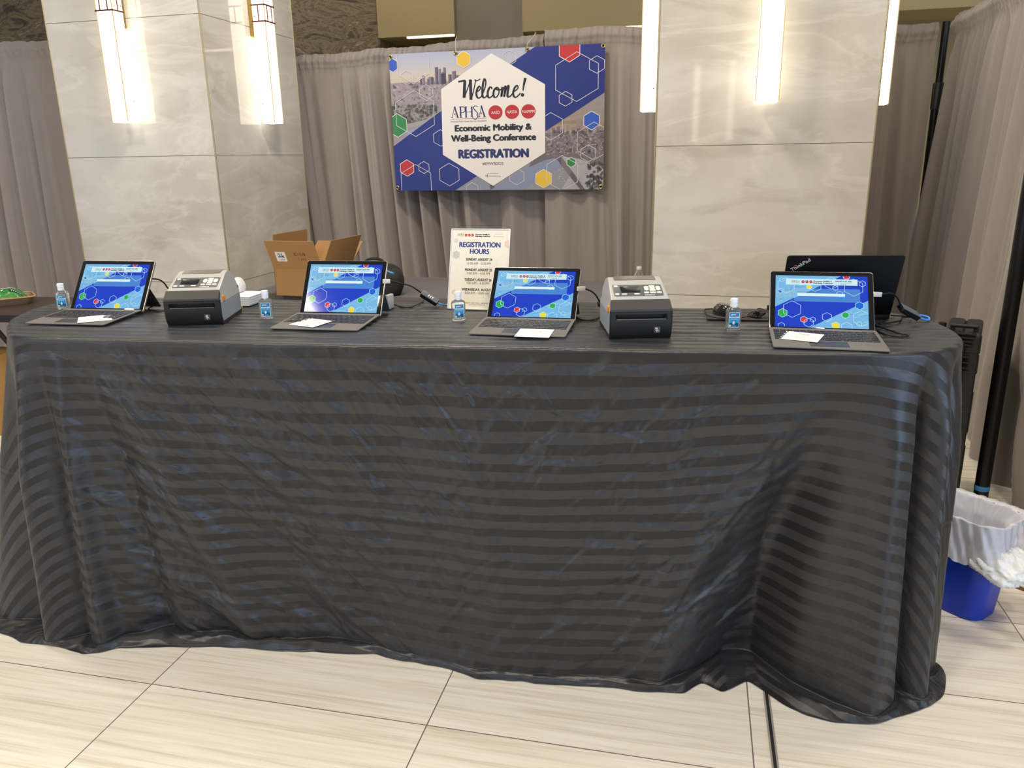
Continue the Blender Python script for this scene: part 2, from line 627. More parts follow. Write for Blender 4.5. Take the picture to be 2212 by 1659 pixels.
MARBLE = make_marble_mat()
GOLD = mat('brushed_gold', '#b59a5a', rough=0.28, metal=0.9)
EDGE = mat('edge_brass', '#b3a684', rough=0.35, metal=0.6)
def column(u0, u1, v0, v1, label):
    root = empty('column', UV((u0 + u1) / 2, (v0 + v1) / 2), -AC, label, 'column')
    root['kind'] = 'structure'
    w, d = u1 - u0, v1 - v0
    mb = MB()
    mb.box((0, 0, 2.2), (w, d, 4.4))
    mb.build('tile_cladding', MARBLE, root)
    for sx in (-1, 1):
        for sy in (-1, 1):
            mb = MB()
            mb.rbox((sx * (w / 2 + 0.001), sy * (d / 2 + 0.001), 2.2), (0.009, 0.009, 4.4), r=0.003, ch=0.001, n=3)
            mb.build('corner_trim', EDGE, root, True)
    return root
column(-4.62, -3.39, 5.0, 6.235, 'square stone tiled column on the left with two glowing wall lights')
column(-0.378, 0.8385, 5.0, 6.22, 'square stone tiled column on the right behind the black laptop')

LITE = mat('sconce_glass', (0.9, 0.88, 0.8), rough=0.3, emit=(1.0, 0.90, 0.72), estr=2.7)
LITE_SEAM = mat('sconce_seam', '#b89a5a', rough=0.5, emit=(1.0, 0.75, 0.40), estr=0.25)
BRONZE = mat('sconce_bronze', '#6f4a3e', rough=0.4, metal=0.6)
def sconce(u, v, face, label):
    """face: direction the light looks, in the column frame"""
    ang = {'front': 0.0, 'right': PI / 2, 'left': -PI / 2}[face]
    root = empty('wall_sconce', UV(u, v, 2.62), -AC + ang, label, 'wall light', 'tall wall lights on the columns')
    W, D, Z = 0.125, 0.10, 0.76
    mb = MB()
    mb.rbox((0, -0.022, 0), (0.085, 0.044, 0.30), r=0.006, ch=0.003)
    mb.build('backplate', GOLD, root, True)
    mb = MB()
    mb.rbox((0, -0.045 - D / 2, 0), (W, D, Z * 2), r=0.004, ch=0.004, n=3)
    df = mb.build('diffuser', LITE, root, True)
    mb = MB()
    for sx in (-1, 1):
        mb.box((sx * (W / 2 - 0.0005), -0.045 - D + 0.0005, 0), (0.005, 0.005, Z * 2 - 0.006))
    mb.build('edge_seam', LITE_SEAM, df)
    for zz in (-0.055, 0.055):
        mb = MB()
        for sx in (-1, 1):
            mb.box((sx * (W / 2 + 0.003), -0.045 - D / 2, zz), (0.006, D + 0.012, 0.010))
        mb.box((0, -0.045 - D - 0.003, zz), (W + 0.012, 0.006, 0.010))
        mb.build('band', BRONZE, root)
    for x, y in ((-0.03, -0.045 - D - 0.002), (0.03, -0.045 - D - 0.002), (-W / 2 - 0.002, -0.045 - D / 2), (W / 2 + 0.002, -0.045 - D / 2)):
        mb = MB()
        mb.box((x, y, 0), (0.007, 0.007, 0.10))
        mb.build('band_bar', BRONZE, root)
    for sx in (-1, 1):
        for zz in (-0.02, -0.62):
            mb = MB()
            mb.lathe([(0.0001, 0.004), (0.004, 0.003), (0.0045, 0)], 10, (sx * (W / 2), -0.06, zz), R=Matrix.Rotation(sx * PI / 2, 3, 'Y'))
            mb.build('screw', BRONZE, root, True)
    return root
sconce(-4.005, 5.0, 'front', 'tall glowing box wall light on the wide front of the left column')
sconce(-3.39, 5.64, 'right', 'tall glowing wall light on the narrow right side of the left column')
sconce(0.24, 5.0, 'front', 'tall glowing wall light in the middle of the right column')
sconce(-0.378, 5.56, 'left', 'tall glowing wall light on the left edge of the right column beside the banner')
sconce(0.8385, 5.56, 'right', 'narrow glowing wall light showing past the right edge of the right column')

# the columns across the hall, which the polished stone mirrors
for u0_, u1_, lab in ((-0.44, 0.78, 'stone column across the hall mirrored in the right column'), (-5.2, -3.98, 'stone column across the hall mirrored in the left column')):
    c_ = column(u0_, u1_, -8.75, -7.53, lab)
    mb = MB()
    for xx, yy in ((0, 0.61 + 0.10), (-0.61 - 0.10, 0.0)):
        mb.rbox((xx, yy, 2.62), (0.125, 0.10, 1.52), r=0.004, ch=0.004, n=3)
    mb.build('wall_light', LITE, c_, True)

# far wall and dropped ceiling edges above the drapes
GRANITE = make_granite_mat()
CREAM = mat('wall_cream', '#b3a37c', rough=0.7, noise=0.03, nscale=3)
CREAM2 = mat('soffit_cream', '#a8976f', rough=0.7, noise=0.03, nscale=3)
STONE = mat('wall_gray_stone', '#7d7768', rough=0.5, noise=0.12, nscale=2.5)
LEDGE_GLOW = mat('cove_light', (0.9, 0.85, 0.7), emit=(1.0, 0.86, 0.6), estr=2.2)  # glow stands in for the light falling on the ledge
def uvbox(name, m, u0, u1, v0, v1, z0, z1, label, cat='wall', kind='structure', parent=None):
    mb = MB()
    mb.box((0, 0, 0), (u1 - u0, v1 - v0, z1 - z0))
    o = mb.build(name, m)
    o.location = UV((u0 + u1) / 2, (v0 + v1) / 2, (z0 + z1) / 2)
    o.rotation_euler = (0, 0, -AC)
    return tag(o, label, cat, kind=kind)
uvbox('wall_back', CREAM, -14, 9, 10.6, 10.8, 0, 5.0, 'cream plaster wall far behind the drapes')
uvbox('wall_granite', GRANITE, -9.05, -3.785, 8.95, 10.6, 0, 5.0, 'dark veined stone wall showing above the gray drapes', 'wall')
uvbox('trim_3', mat('dark_reveal', '#15110d', rough=0.8), -12.0, -9.05, 8.97, 10.6, 0, 5.0, 'dark opening beside the veined stone wall', 'wall')  # solid block, the opening's shade is put into its colour
uvbox('wall_gray', STONE, -2.885, -2.12, 8.95, 9.7, 0, 5.0, 'plain gray stone pier above the banner', 'wall')
for n, (ua, ub) in enumerate([(-3.785, -2.885), (-2.12, 6.0)]):
    uvbox('ceiling_soffit', CREAM2, ua, ub, 8.9, 9.6, 2.90 - 0.02 * n, 5.0, ['cream dropped ceiling edge left of the gray pier', 'long cream dropped ceiling edge right of the gray pier'][n], 'ceiling')
mb = MB()
mb.box((0, 0, 0), (4.0, 0.006, 0.008))
o = mb.build('trim_4', mat('soffit_groove', '#6f6346', rough=0.8))
o.location = UV(2.6, 8.897, 3.02)
o.rotation_euler = (0, 0, -AC)
tag(o, 'thin groove along the cream ceiling edge at top right', 'trim', kind='structure')
for n, (ua, ub) in enumerate([(-3.45, -2.9), (-1.45, -0.75)]):
    mb = MB()
    mb.rbox((0, 0, 0), (ub - ua, 0.05, 0.02), r=0.008, ch=0.003)
    o = mb.build('strip_light', LEDGE_GLOW)
    o.location = UV((ua + ub) / 2, 8.93, 2.89 - 0.02 * n)
    o.rotation_euler = (0, 0, -AC)
    tag(o, ['thin lit strip under the ceiling edge left of the gray pier', 'thin lit strip under the ceiling edge right of the banner'][n], 'light', 'strip lights under the ceiling edge')

# ------------------------------------------------------------------ pipe and drape
DRAPE = make_drape_mat('drape_taupe', H('938b86'))
DRAPE2 = make_drape_mat('drape_shade', H('938b86'))  # same taupe as DRAPE, not used on any curtain
def drape(name, A, B, za, zb, label, seed, amp=1.0, lean=0.0, folds=None, zbot=0.01, ext=0.0, header=0.10):
    """a gathered curtain hung from a rod pocket between two points"""
    A, B = Vector(A), Vector(B)
    L = (B - A).length
    d = (B - A).normalized()
    nrm = Vector((d.y, -d.x, 0))
    if nrm.dot(Vector((0, 0, 0)) - (A + B) / 2) < 0: nrm = -nrm
    n = int(L / 0.0065)
    s = np.linspace(0, L, n)
    tz = np.concatenate([np.linspace(0, header, 14), np.linspace(header, 0.4, 16)[1:], np.linspace(0.4, 1.0, 38)[1:]])
    tz = np.concatenate([np.linspace(-0.02, header, 16), np.linspace(header, 2.42, 60)[1:]])
    S, T = np.meshgrid(s, tz)
    rr = np.random.default_rng(seed)
    zt = za + (zb - za) * S / L + 0.006 * np.sin(S * 9 + seed) + 0.01 * vnoise(S * 22, S * 0, seed)
    drop = np.clip((T - header) / 1.3, 0, 1)
    # ruffled pocket
    qq = S * 2 * PI * 19 + 5.0 * fbm(S * 5, T * 3, seed, 3) + T * (9 + 6 * np.sin(S * 3 + seed))
    ruf = ((np.abs(np.sin(qq / 2)) ** 0.7 - 0.6) * 0.020 * (0.5 + 1.3 * np.clip(vnoise(S * 4, S * 0, seed + 3) + 0.5, 0, 1)) + fbm(S * 38, T * 5, seed, 3) * 0.018) * np.exp(-((T - 0.04) / 0.075) ** 2)
    puff = 0.022 * np.exp(-((T - 0.035) / 0.028) ** 2) + 0.016 * np.exp(-((T - 0.085) / 0.02) ** 2) * 0.4
    pinch = -0.006 * np.exp(-((T - header) / 0.012) ** 2)
    # long pleats
    f = np.zeros_like(S)
    Sd = S + lean * np.clip(T - header, 0, 3)
    for k, (lam, am) in enumerate([(0.46, 0.040), (0.23, 0.040), (0.125, 0.018)]):
        ph = rr.random() * 6.28
        wob = 0.55 * lam * fbm(Sd / lam * 0.45 + 5 * k, T * 0.16, seed + k, 2) * 2
        q = np.sin(2 * PI * (Sd + wob) / lam + ph)
        g = 0.25 + 2.1 * np.clip(vnoise(Sd / lam * 0.42 + 9 * k, T * 0.1, seed + 20 + k) + 0.5, 0, 1) ** 1.6
        f += am * g * (np.sign(q) * np.abs(q) ** 0.75 + 0.35 * np.sin(2 * (2 * PI * (Sd + wob) / lam + ph))) * (1.0 if k < 2 else np.exp(-drop * 0.9))
    for (c, w, a, dr) in (folds or []):
        f += a * np.exp(-((S - c - dr * np.clip(T - header, 0, 3)) / w) ** 2)
    off = (ruf + puff + pinch) + amp * f * (0.10 + 0.90 * np.sqrt(drop)) * np.clip((T - header + 0.06) / 0.2, 0, 1)
    z = np.maximum(zt - T * (zt - zbot) / 2.42, zbot)
    z = np.where(T < header, zt - T, z + 0 * T)
    P = np.empty(S.shape + (3,))
    sh = ext * np.clip(T - header, 0, 3) * (S / L - 0.5)
    P[..., 0] = A.x + d.x * (S + sh) + nrm.x * off
    P[..., 1] = A.y + d.y * (S + sh) + nrm.y * off
    P[..., 2] = z
    o = grid_obj(name, P, DRAPE)
    tag(o, label, 'curtain', 'gray pipe and drape curtains')
    return o
def UVd(name, u0, v0, u1, v1, *a, **k):
    return drape(name, UV(u0, v0), UV(u1, v1), *a, **k)
UVd('drape', -6.6, 5.36, -4.70, 5.36, 2.47, 2.475, 'gray drape hanging left of the left column above the brown table', 3, amp=0.85)
UVd('drape', -3.66, 6.42, -1.36, 6.42, 2.40, 2.475, 'gray drape behind the left half of the banner above the cardboard box', 12, amp=1.0, lean=-0.06)
UVd('drape', -1.33, 6.30, -0.40, 6.30, 2.49, 2.47, 'gray drape behind the right half of the banner beside the right column', 23, amp=0.62)
UVd('drape', 0.70, 6.36, 1.40, 6.36, 2.40, 2.405, 'gray drape between the right column and the dark gap with the pole', 31, amp=0.55, lean=0.0)
CORN = UV(1.455, 6.36)
NEARP = Vector((2.238, 3.388, 0))
dirn = (NEARP + Vector((0.11, 0.0, 0)) - Vector((CORN.x, CORN.y, 0))).normalized()
st = Vector((CORN.x, CORN.y, 0)) + dirn * 0.07 + Vector((0.03, 0, 0))
drape('drape', st, st + dirn * 2.62, 2.42, 2.40, 'gray drape side panel running from the corner gap to the near black pole', 44, amp=0.95, lean=0.10)
st2 = st + dirn * 2.64
drape('drape', st2 + Vector((0.0, 0, 0)), st2 + dirn * 1.5 + Vector((0.12, 0, 0)), 2.40, 2.40, 'pale lit gray drape edge at far right in front of the black pole', 52, amp=0.9)
POLE = mat('pole_black', '#121113', rough=0.35, metal=0.3)
TAPE = mat('tape_blue', '#3f86c8', rough=0.5)
def upright(p, label, tape):
    root = empty('drape_pole', (p[0], p[1], 0), 0.0, label, 'pole', 'drape poles')
    mb = MB()
    mb.lathe([(0.031, 0.006), (0.031, 1.98)], 20)
    mb.build('lower_tube', POLE, root, True)
    mb = MB()
    mb.lathe([(0.024, 1.95), (0.024, 2.43)], 20)
    mb.build('upper_tube', POLE, root, True)
    mb = MB()
    mb.lathe([(0.033, 1.86), (0.037, 1.865), (0.037, 2.03), (0.030, 2.04)], 20)
    mb.build('collar', mat('collar_black', '#1d1c1e', rough=0.45), root, True)
    mb = MB()
    mb.rbox((0, 0, 0.004), (0.10, 0.10, 0.008), r=0.02, ch=0.002)
    mb.build('base_plate', POLE, root, True)
    if tape:
        mb = MB()
        mb.lathe([(0.0318, 0.075), (0.0325, 0.077), (0.0325, 0.096), (0.0318, 0.098)], 24)
        mb.build('tape_band', TAPE, root, True)
upright(UV(1.455, 6.40), 'black upright pole in the dark gap between two gray drapes', False)
upright((NEARP.x - 0.078, NEARP.y - 0.045), 'black upright pole with a blue tape band near its foot, behind the bin', True)

# ------------------------------------------------------------------ banner
VINYL = ink(0.35, 0.45, 'vinyl')
bw, bh = 1.712, 1.045
broot = empty('banner', UV(-1.715, 6.235, 1.337), -AC, 'large blue and white welcome banner hung on the gray drape', 'banner')
mb = MB()
mb.box((0, 0.0015, bh / 2), (bw, 0.002, bh))
mb.build('vinyl_sheet', mat('vinyl_white', '#d8d4d2', rough=0.4), broot)
A = Art(1830, 1220, 0.0004)
kx, ky = bw / 1830, bh / 1220
BLUE, WHT, PAPER, BLK, RED, NAVY = '#142577', '#e6e0dc', '#e2dcd8', '#141014', '#b01f22', '#1a2360'
# upper-left picture: dawn sky, skyline, trees, river
sky = ['#a9adc4', '#aeb0c2', '#b3b2c0', '#b8b5bd', '#beb7b6', '#c3b8ae', '#c2b3a6']
for i, c in enumerate(sky):
    A.rect(0, 1220 - (i + 1) * 36, 1300, 1220 - i * 36, c)
A.rect(0, 400, 1300, 970, '#948a90')
A.up()
r = random.Random(5)
for i in range(150):
    x, y = r.uniform(0, 620), r.uniform(760, 955)
    w, h = r.uniform(10, 34), r.uniform(8, 26)
    A.rect(x, y, x + w, y + h, r.choice(['#857b84', '#a0949a', '#786e78', '#8d8086', '#a99c9c']))
A.up()
for x, w, h in [(290, 22, 60), (345, 40, 46), (330, 20, 30), (404, 28, 126), (436, 22, 110), (462, 16, 82), (478, 22, 120), (455, 44, 70), (520, 30, 60), (555, 34, 86), (590, 26, 50), (268, 18, 34), (380, 16, 40)]:
    A.rect(x, 945, x + w, 965 + h, r.choice(['#6f687c', '#7b7286', '#655e72']))
    A.rect(x + w * 0.62, 945, x + w, 965 + h, '#857c8d')
for i in range(260):
    x, y = r.uniform(0, 420), r.uniform(600, 770)
    A.disc(x, y, r.uniform(7, 18), r.choice(['#7c7a76', '#70716c', '#898581', '#666862']), 7)
A.up()
A.poly([(0, 560), (150, 610), (300, 640), (450, 720), (450, 690), (300, 605), (150, 560), (0, 500)], '#9b929a')
A.poly([(90, 540), (300, 600), (452, 690), (452, 640), (300, 560), (120, 500)], '#8f93ab')
# lower-right picture
A.poly([(1200, 200), (1830, 200), (1830, 830), (1345, 520)], '#a79ea0')
for i, c in enumerate(['#c4c2c6', '#c6c1c2', '#c9bfba', '#ccbdae', '#cfb9a0']):
    A.rect(1300, 800 - (i + 1) * 58, 1830, 830 - i * 58, c)
A.rect(540, 0, 900, 260, '#858797')
A.rect(860, 0, 1830, 500, '#8e8a92')
A.up()
for i in range(260):
    x, y = r.uniform(1340, 1830), r.uniform(300, 500)
    w, h = r.uniform(12, 36), r.uniform(8, 30)
    A.rect(x, y, x + w, y + h, r.choice(['#80767e', '#94888c', '#746b76', '#a2948f', '#88808a']))
for x, w, h in [(1360, 30, 60), (1400, 26, 40), (1440, 30, 50), (1520, 26, 60), (1560, 40, 40), (1606, 44, 110), (1670, 24, 50), (1700, 34, 60), (1770, 40, 40)]:
    A.rect(x, 490, x + w, 500 + h, r.choice(['#7d7078', '#8a7b7e', '#736872']))
A.up()
A.poly([(860, 0), (1180, 190), (1340, 260), (1480, 290), (1480, 200), (1300, 120), (1150, 0)], '#8088a2')
A.poly([(1480, 290), (1620, 270), (1830, 190), (1830, 60), (1700, 0), (1480, 0), (1560, 140)], '#a4a1a6')
A.poly([(1400, 320), (1480, 290), (1600, 120), (1680, 0), (1640, 0), (1540, 130), (1440, 270), (1395, 300)], '#776a6c')
for i in range(120):
    x, y = r.uniform(1440, 1780), r.uniform(0, 230)
    A.poly([(x, y), (x + r.uniform(10, 34), y + r.uniform(-4, 8)), (x + r.uniform(6, 30), y + 5)], r.choice(['#c0bdc0', '#b3b0b5', '#8d8b95']))
for i in range(70):
    A.disc(r.uniform(1690, 1830), r.uniform(0, 250) * (1 if r.random() > .3 else .5), r.uniform(8, 20), r.choice(['#57564f', '#63625a', '#6c6a64']), 7)
A.up()
A.poly([(0, 410), (445, 712), (1262, 1220), (1830, 1220), (1830, 822), (547, 0), (0, 0)], BLUE)
A.up()
F = {'blue': '#2f55b4', 'yellow': '#dbb52e', 'green': '#2f7d41', 'red': '#b3262b'}
for c, x, y, rr in [('blue', 30, 1124, 59), ('yellow', 659, 1145, 71), ('green', 45, 596, 106), ('red', 113, 209, 76), ('yellow', 1328, 99, 83), ('green', 1562, 239, 44), ('blue', 1728, 592, 79), ('red', 1545, 1185, 103)]:
    A.hex(x, y, rr, F[c], 0.93)
    A.up(); A.hexline(x, y, rr, 6, '#dcd8da', 0.93); A.up(-1)
A.up(2)
for x, y, rr in [(213, 1125, 167), (151, 1013, 61), (322, 876, 69), (210, 696, 203), (433, 475, 74), (499, 144, 103), (192, 79, 162), (270, 212, 55), (702, 10, 60), (1097, 119, 74), (1049, 1140, 63), (1605, 959, 204), (1766, 1052, 71), (1514, 781, 62), (1391, 552, 117), (1487, 145, 154), (1749, 418, 161), (1704, 313, 73)]:
    A.hexline(x, y, rr, 5, '#cfcbd2', 0.98)
A.up(2)
A.poly([(897, 1185), (1345, 908), (1344, 327), (889, 38), (448, 324), (454, 901)][::-1], PAPER)
A.up(2)
for n, w, P in [('W1', 26, [(607, 958), (639, 963), (663, 961), (660, 905), (654, 819)]), ('W2', 15, [(657, 822), (687, 898), (715, 969)]), ('W3', 26, [(714, 974), (713, 892), (714, 800)]), ('W4', 15, [(718, 806), (742, 891), (759, 965)]), ('W5', 14, [(751, 972), (761, 961), (778, 963), (799, 975)]),
                ('e1', 18, [(760, 867), (783, 876), (799, 896), (789, 913), (770, 888), (762, 845), (773, 815), (797, 819), (817, 844)]), ('l', 19, [(814, 844), (838, 901), (846, 951), (836, 973), (823, 941), (814, 867), (817, 824), (834, 815), (855, 835)]),
                ('c', 19, [(896, 885), (892, 901), (876, 897), (861, 863), (861, 826), (875, 813), (901, 828), (914, 848)]), ('o', 18, [(936, 896), (917, 879), (909, 842), (916, 817), (935, 816), (955, 847), (956, 884), (940, 898), (936, 881), (962, 875), (982, 883)]),
                ('m', 19, [(986, 900), (982, 858), (976, 816), (990, 869), (1008, 904), (1013, 894), (1006, 852), (1000, 815), (1016, 869), (1033, 908), (1039, 896), (1029, 840), (1033, 813), (1053, 820), (1070, 839)]),
                ('e2', 18, [(1075, 855), (1101, 867), (1119, 889), (1111, 907), (1090, 887), (1077, 845), (1086, 813), (1107, 811), (1139, 842)])]:
    A.stroke(P, w, BLK)
A.stroke([(1182, 968), (1167, 905), (1160, 861)], 24, BLK, 1, 9)
A.disc(1156, 826, 15, BLK)
def aphsa(A, x0, y0, x1, y1, col, dot='#b01f22'):
    """the association's five serif capitals, drawn as strokes"""
    w, h = x1 - x0, y1 - y0
    t, th = w * 0.040, w * 0.015
    P = lambda a, b: (x0 + a * w, y0 + b * h)
    S = lambda pts, ww, sm=1: A.stroke([P(*p) for p in pts], ww, col, sm)
    S([(0.03, 0.10), (0.125, 1.0)], th); S([(0.115, 1.0), (0.20, 0.10)], t)
    S([(0.0, 0.10), (0.06, 0.10)], th); S([(0.16, 0.10), (0.24, 0.10)], th)
    S([(0.285, 0.95), (0.285, 0.10)], t); S([(0.25, 0.95), (0.36, 0.95), (0.41, 0.85), (0.41, 0.62), (0.36, 0.50), (0.29, 0.49)], th * 1.5); S([(0.25, 0.10), (0.33, 0.10)], th)
    S([(0.435, 0.95), (0.435, 0.10)], t); S([(0.60, 0.95), (0.60, 0.10)], t); S([(0.40, 0.53), (0.60, 0.53)], th); S([(0.40, 0.10), (0.47, 0.10)], th); S([(0.40, 0.95), (0.47, 0.95)], th)
    S([(0.77, 0.92), (0.70, 1.0), (0.65, 0.88), (0.68, 0.68), (0.75, 0.45), (0.76, 0.15), (0.70, -0.10), (0.63, 0.02), (0.61, 0.18)], th * 1.8, 4)
    S([(0.80, 0.10), (0.875, 1.0)], th); S([(0.865, 1.0), (0.955, 0.10)], t); S([(0.77, 0.10), (0.83, 0.10)], th); S([(0.91, 0.10), (1.0, 0.10)], th)
    if dot:
        A.disc(*P(0.115, 0.38), w * 0.022, dot, 12); A.disc(*P(0.86, 0.38), w * 0.022, dot, 12)
aphsa(A, 531, 640, 843, 747, NAVY)
A.rect(529, 636, 843, 639, RED)
A.text('American Public Human Services Association', 530, 843, 609, 16, '#2b2733')
for x, t in ((923, 'AASD'), (1065, 'NASTA'), (1204, 'NAPIPM')):
    A.disc(x, 685, 61, RED, 40)
A.up()
for x, t, w in ((923, 'AASD', 36), (1065, 'NASTA', 43), (1204, 'NAPIPM', 52)):
    A.text(t, x - w, x + w, 672, 27, '#efe6e4')
A.text('Economic Mobility &', 567, 1228, 530, 56, BLK, 5.0)
A.text('Well-Being Conference', 530, 1264, 440, 58, BLK, 5.0)
A.text('REGISTRATION', 593, 1199, 291, 78, NAVY, 7.0)
A.text('#EMWB2025', 799, 983, 225, 28, '#2c2528')
A.text('Hosted in partnership by', 845, 935, 148, 8, '#3a3436')
A.text('Family Solutions Group', 856, 956, 121, 11, '#6a6466')
A.stroke([(828, 120), (828, 140)], 5, '#4a4446', 1); A.stroke([(842, 120), (842, 140)], 5, '#4a4446', 1)
for it in range(len(A.items)):
    V, Fc, c, l = A.items[it]
    A.items[it] = ([(x * kx, y * ky) for x, y in V], Fc, c, l)
A.build('printed_face', VINYL, broot, frame((-bw / 2, 0.0002, 0), (1, 0, 0), (0, 0, 1)))
BRASS = mat('grommet_brass', '#b8a46a', rough=0.25, metal=1.0)
HOLE_SHADE = mat('grommet_hole', '#17120e', rough=0.8)  # dark disc stands in for the shade inside the hole
for x, y in [(16, 1196), (594, 1203), (1200, 1203), (1814, 1200), (19, 28), (1812, 23)]:
    mb = MB()
    Rm = Matrix.Rotation(PI / 2, 3, 'X')
    c = (x * kx - bw / 2, -0.009, y * ky)
    mb.lathe([(0.008, 0.0), (0.0085, 0.002), (0.012, 0.0035), (0.0155, 0.002), (0.016, 0.0)], 20, c, 0, R=Rm)
    mb.lathe([(0.0078, 0.0028), (0.0079, 0.003)], 16, c, 1, R=Rm)
    mb.build('grommet', [BRASS, HOLE_SHADE], broot, True)
for x in (594, 1200):
    mb = MB()
    xx = x * kx - bw / 2
    mb.tube([(xx, -0.012, 1203 * ky), (xx + 0.004, -0.012, 1.07), (xx + (0.05 if x > 1000 else 0.0), 0.0, 1.12), (xx + (0.06 if x > 1000 else 0.002), 0.02, 1.15)], 0.0022, 6)
    mb.build('hanging_cord', mat('cord_white', '#c9c2b8', rough=0.7), broot, True)

# ------------------------------------------------------------------ front table: its floor-length striped cloth
TZ = 1.07
AT = math.radians(8.5)
ES = np.array([math.cos(AT), -math.sin(AT)])
EW = np.array([math.sin(AT), math.cos(AT)])
TO = np.array([-1.53, 2.40])
def SW(s, w):
    return TO + np.multiply.outer(s, ES) + np.multiply.outer(w, EW)
def catmull(P, k, closed=False):
    P = np.array(P, float)
    n = len(P)
    out = []
    for i in range(n if closed else n - 1):
        g = (lambda j: P[j % n]) if closed else (lambda j: P[min(max(j, 0), n - 1)])
        p0, p1, p2, p3 = g(i - 1), g(i), g(i + 1), g(i + 2)
        for t in np.arange(k) / k:
            out.append(0.5 * ((2 * p1) + (p2 - p0) * t + (2 * p0 - 5 * p1 + 4 * p2 - p3) * t * t + (3 * p1 - p0 - 3 * p2 + p3) * t ** 3))
    if not closed: out.append(P[-1])
    return np.array(out)
OUT = [(0.0, 0.01), (0.12, 0.0), (0.5, 0.0), (1.0, -0.012), (1.55, -0.012), (2.05, -0.014), (2.4, -0.012), (2.56, -0.002), (2.67, 0.03), (2.75, 0.09), (2.795, 0.17), (2.815, 0.27), (2.815, 0.37), (2.80, 0.45), (2.755, 0.53), (2.66, 0.59), (2.4, 0.61), (2.05, 0.60), (1.6, 0.64), (1.0, 0.67), (0.3, 0.70), (-0.1, 0.715), (-0.235, 0.69), (-0.305, 0.60), (-0.315, 0.48), (-0.285, 0.375), (-0.25, 0.28), (-0.18, 0.175), (-0.10, 0.085), (-0.05, 0.035)]
oc = catmull(OUT, 40, True)
seg = np.linalg.norm(np.diff(np.vstack([oc, oc[:1]]), axis=0), axis=1)
arc = np.concatenate([[0], np.cumsum(seg)])
PER = arc[-1]
def outline(p):
    p = np.mod(p, PER)
    xs = np.interp(p, arc, np.append(oc[:, 0], oc[0, 0]))
    ys = np.interp(p, arc, np.append(oc[:, 1], oc[0, 1]))
    return np.stack([xs, ys], -1)
# stations: fine where it shows, coarse along the back (p measured from the front-left corner; negative = left end)
PL, PR = -0.95, 3.45
st_f = np.arange(PL, PR, 0.0052)
st_b = np.linspace(PR, PL + PER, 90)[:-1]
ST = np.concatenate([st_f, st_b])
E0 = outline(ST)
e1, e2 = outline(ST + 0.03), outline(ST - 0.03)
tg = e1 - e2
tg /= np.linalg.norm(tg, axis=1)[:, None]
NRM = np.stack([tg[:, 1], -tg[:, 0]], -1)         # outward
pw = np.where(ST > PER / 2 + 1.4, ST - PER, ST)
hem_k = [(-0.95, 0.10), (-0.6, 0.26), (-0.45, 0.30), (-0.30, 0.28), (-0.15, 0.19), (-0.08, 0.15), (-0.02, 0.075), (0.09, 0.10), (0.19, 0.046), (0.276, 0.04), (0.52, 0.0), (0.79, -0.012), (1.06, -0.035), (1.17, -0.012), (1.35, 0.018), (1.43, 0.05), (1.67, 0.048), (1.9, 0.045), (2.07, 0.042), (2.13, -0.022), (2.186, 0.018), (2.27, -0.045), (2.31, 0.0), (2.37, 0.065), (2.41, 0.098), (2.49, 0.125), (2.59, 0.118), (2.68, 0.108), (2.775, 0.107), (2.867, 0.098), (2.905, 0.066), (2.97, 0.05), (3.07, 0.075), (3.15, 0.10), (3.3, 0.08), (3.45, 0.05)]
brk_k = [(-0.95, 0.08), (-0.6, 0.22), (-0.45, 0.25), (-0.30, 0.20), (-0.15, 0.135), (-0.08, 0.09), (0.0, 0.025), (0.09, 0.055), (0.19, 0.0), (0.30, -0.03), (0.52, -0.062), (0.80, -0.072), (1.08, -0.062), (1.2, -0.035), (1.35, -0.004), (1.5, 0.024), (2.0, 0.018), (2.1, -0.05), (2.2, -0.14), (2.30, -0.15), (2.40, -0.02), (2.5, 0.062), (2.6, 0.076), (2.7, 0.064), (2.8, 0.055), (2.9, 0.03), (3.0, 0.015), (3.15, 0.05), (3.3, 0.04), (3.45, 0.03)]
def keyed(k, p):
    a = np.array(k)
    y = np.interp(p, a[:, 0], a[:, 1], left=0.03, right=0.03)
    ker = np.exp(-np.linspace(-2, 2, 9) ** 2); ker /= ker.sum()
    return np.convolve(np.pad(y, 4, mode='wrap'), ker, 'valid')
HEM, BRK = keyed(hem_k, pw), keyed(brk_k, pw)
HEM = HEM + 0.008 * fbm(ST * 14, ST * 0, 3, 2)
# rows down the drop
rows = np.concatenate([np.linspace(0, 0.03, 7), np.linspace(0.03, 1.0, 175)[1:]])
Rr, Pp = np.meshgrid(rows, pw, indexing='ij')
def ridge(c, w, a, drift=0.0, r0=0.03, r1=0.45, e=1.0, tail=1.0):
    q = (Pp - c - drift * Rr) / w
    env = np.clip((Rr - r0) / (r1 - r0), 0, 1) ** e
    return a * np.exp(-q * q) * env * (1 + (tail - 1) * np.clip((Rr - r1) / (1 - r1), 0, 1))
F = np.zeros_like(Rr)
# left corner folds
F += ridge(-0.015, 0.032, 0.058, 0.0) + ridge(0.058, 0.024, -0.036, 0.005) + ridge(0.125, 0.03, 0.044, 0.02) + ridge(0.215, 0.045, -0.042, 0.10)
F += ridge(0.29, 0.075, 0.042, 0.36, 0.05, 0.5) + ridge(-0.12, 0.055, -0.06, -0.02, 0.1, 0.8) + ridge(-0.26, 0.06, 0.03, 0) + ridge(-0.40, 0.06, -0.03, 0)
F += ridge(0.52, 0.09, -0.016, 0.38, 0.1, 0.6)
# broad diagonal swells towards the middle
F += ridge(0.75, 0.11, 0.014, 0.55, 0.02, 0.4, tail=0.3) + ridge(1.05, 0.10, -0.010, 0.45, 0.02, 0.4, tail=0.3)
F += ridge(1.55, 0.20, 0.014, -0.10, 0.05, 0.5)
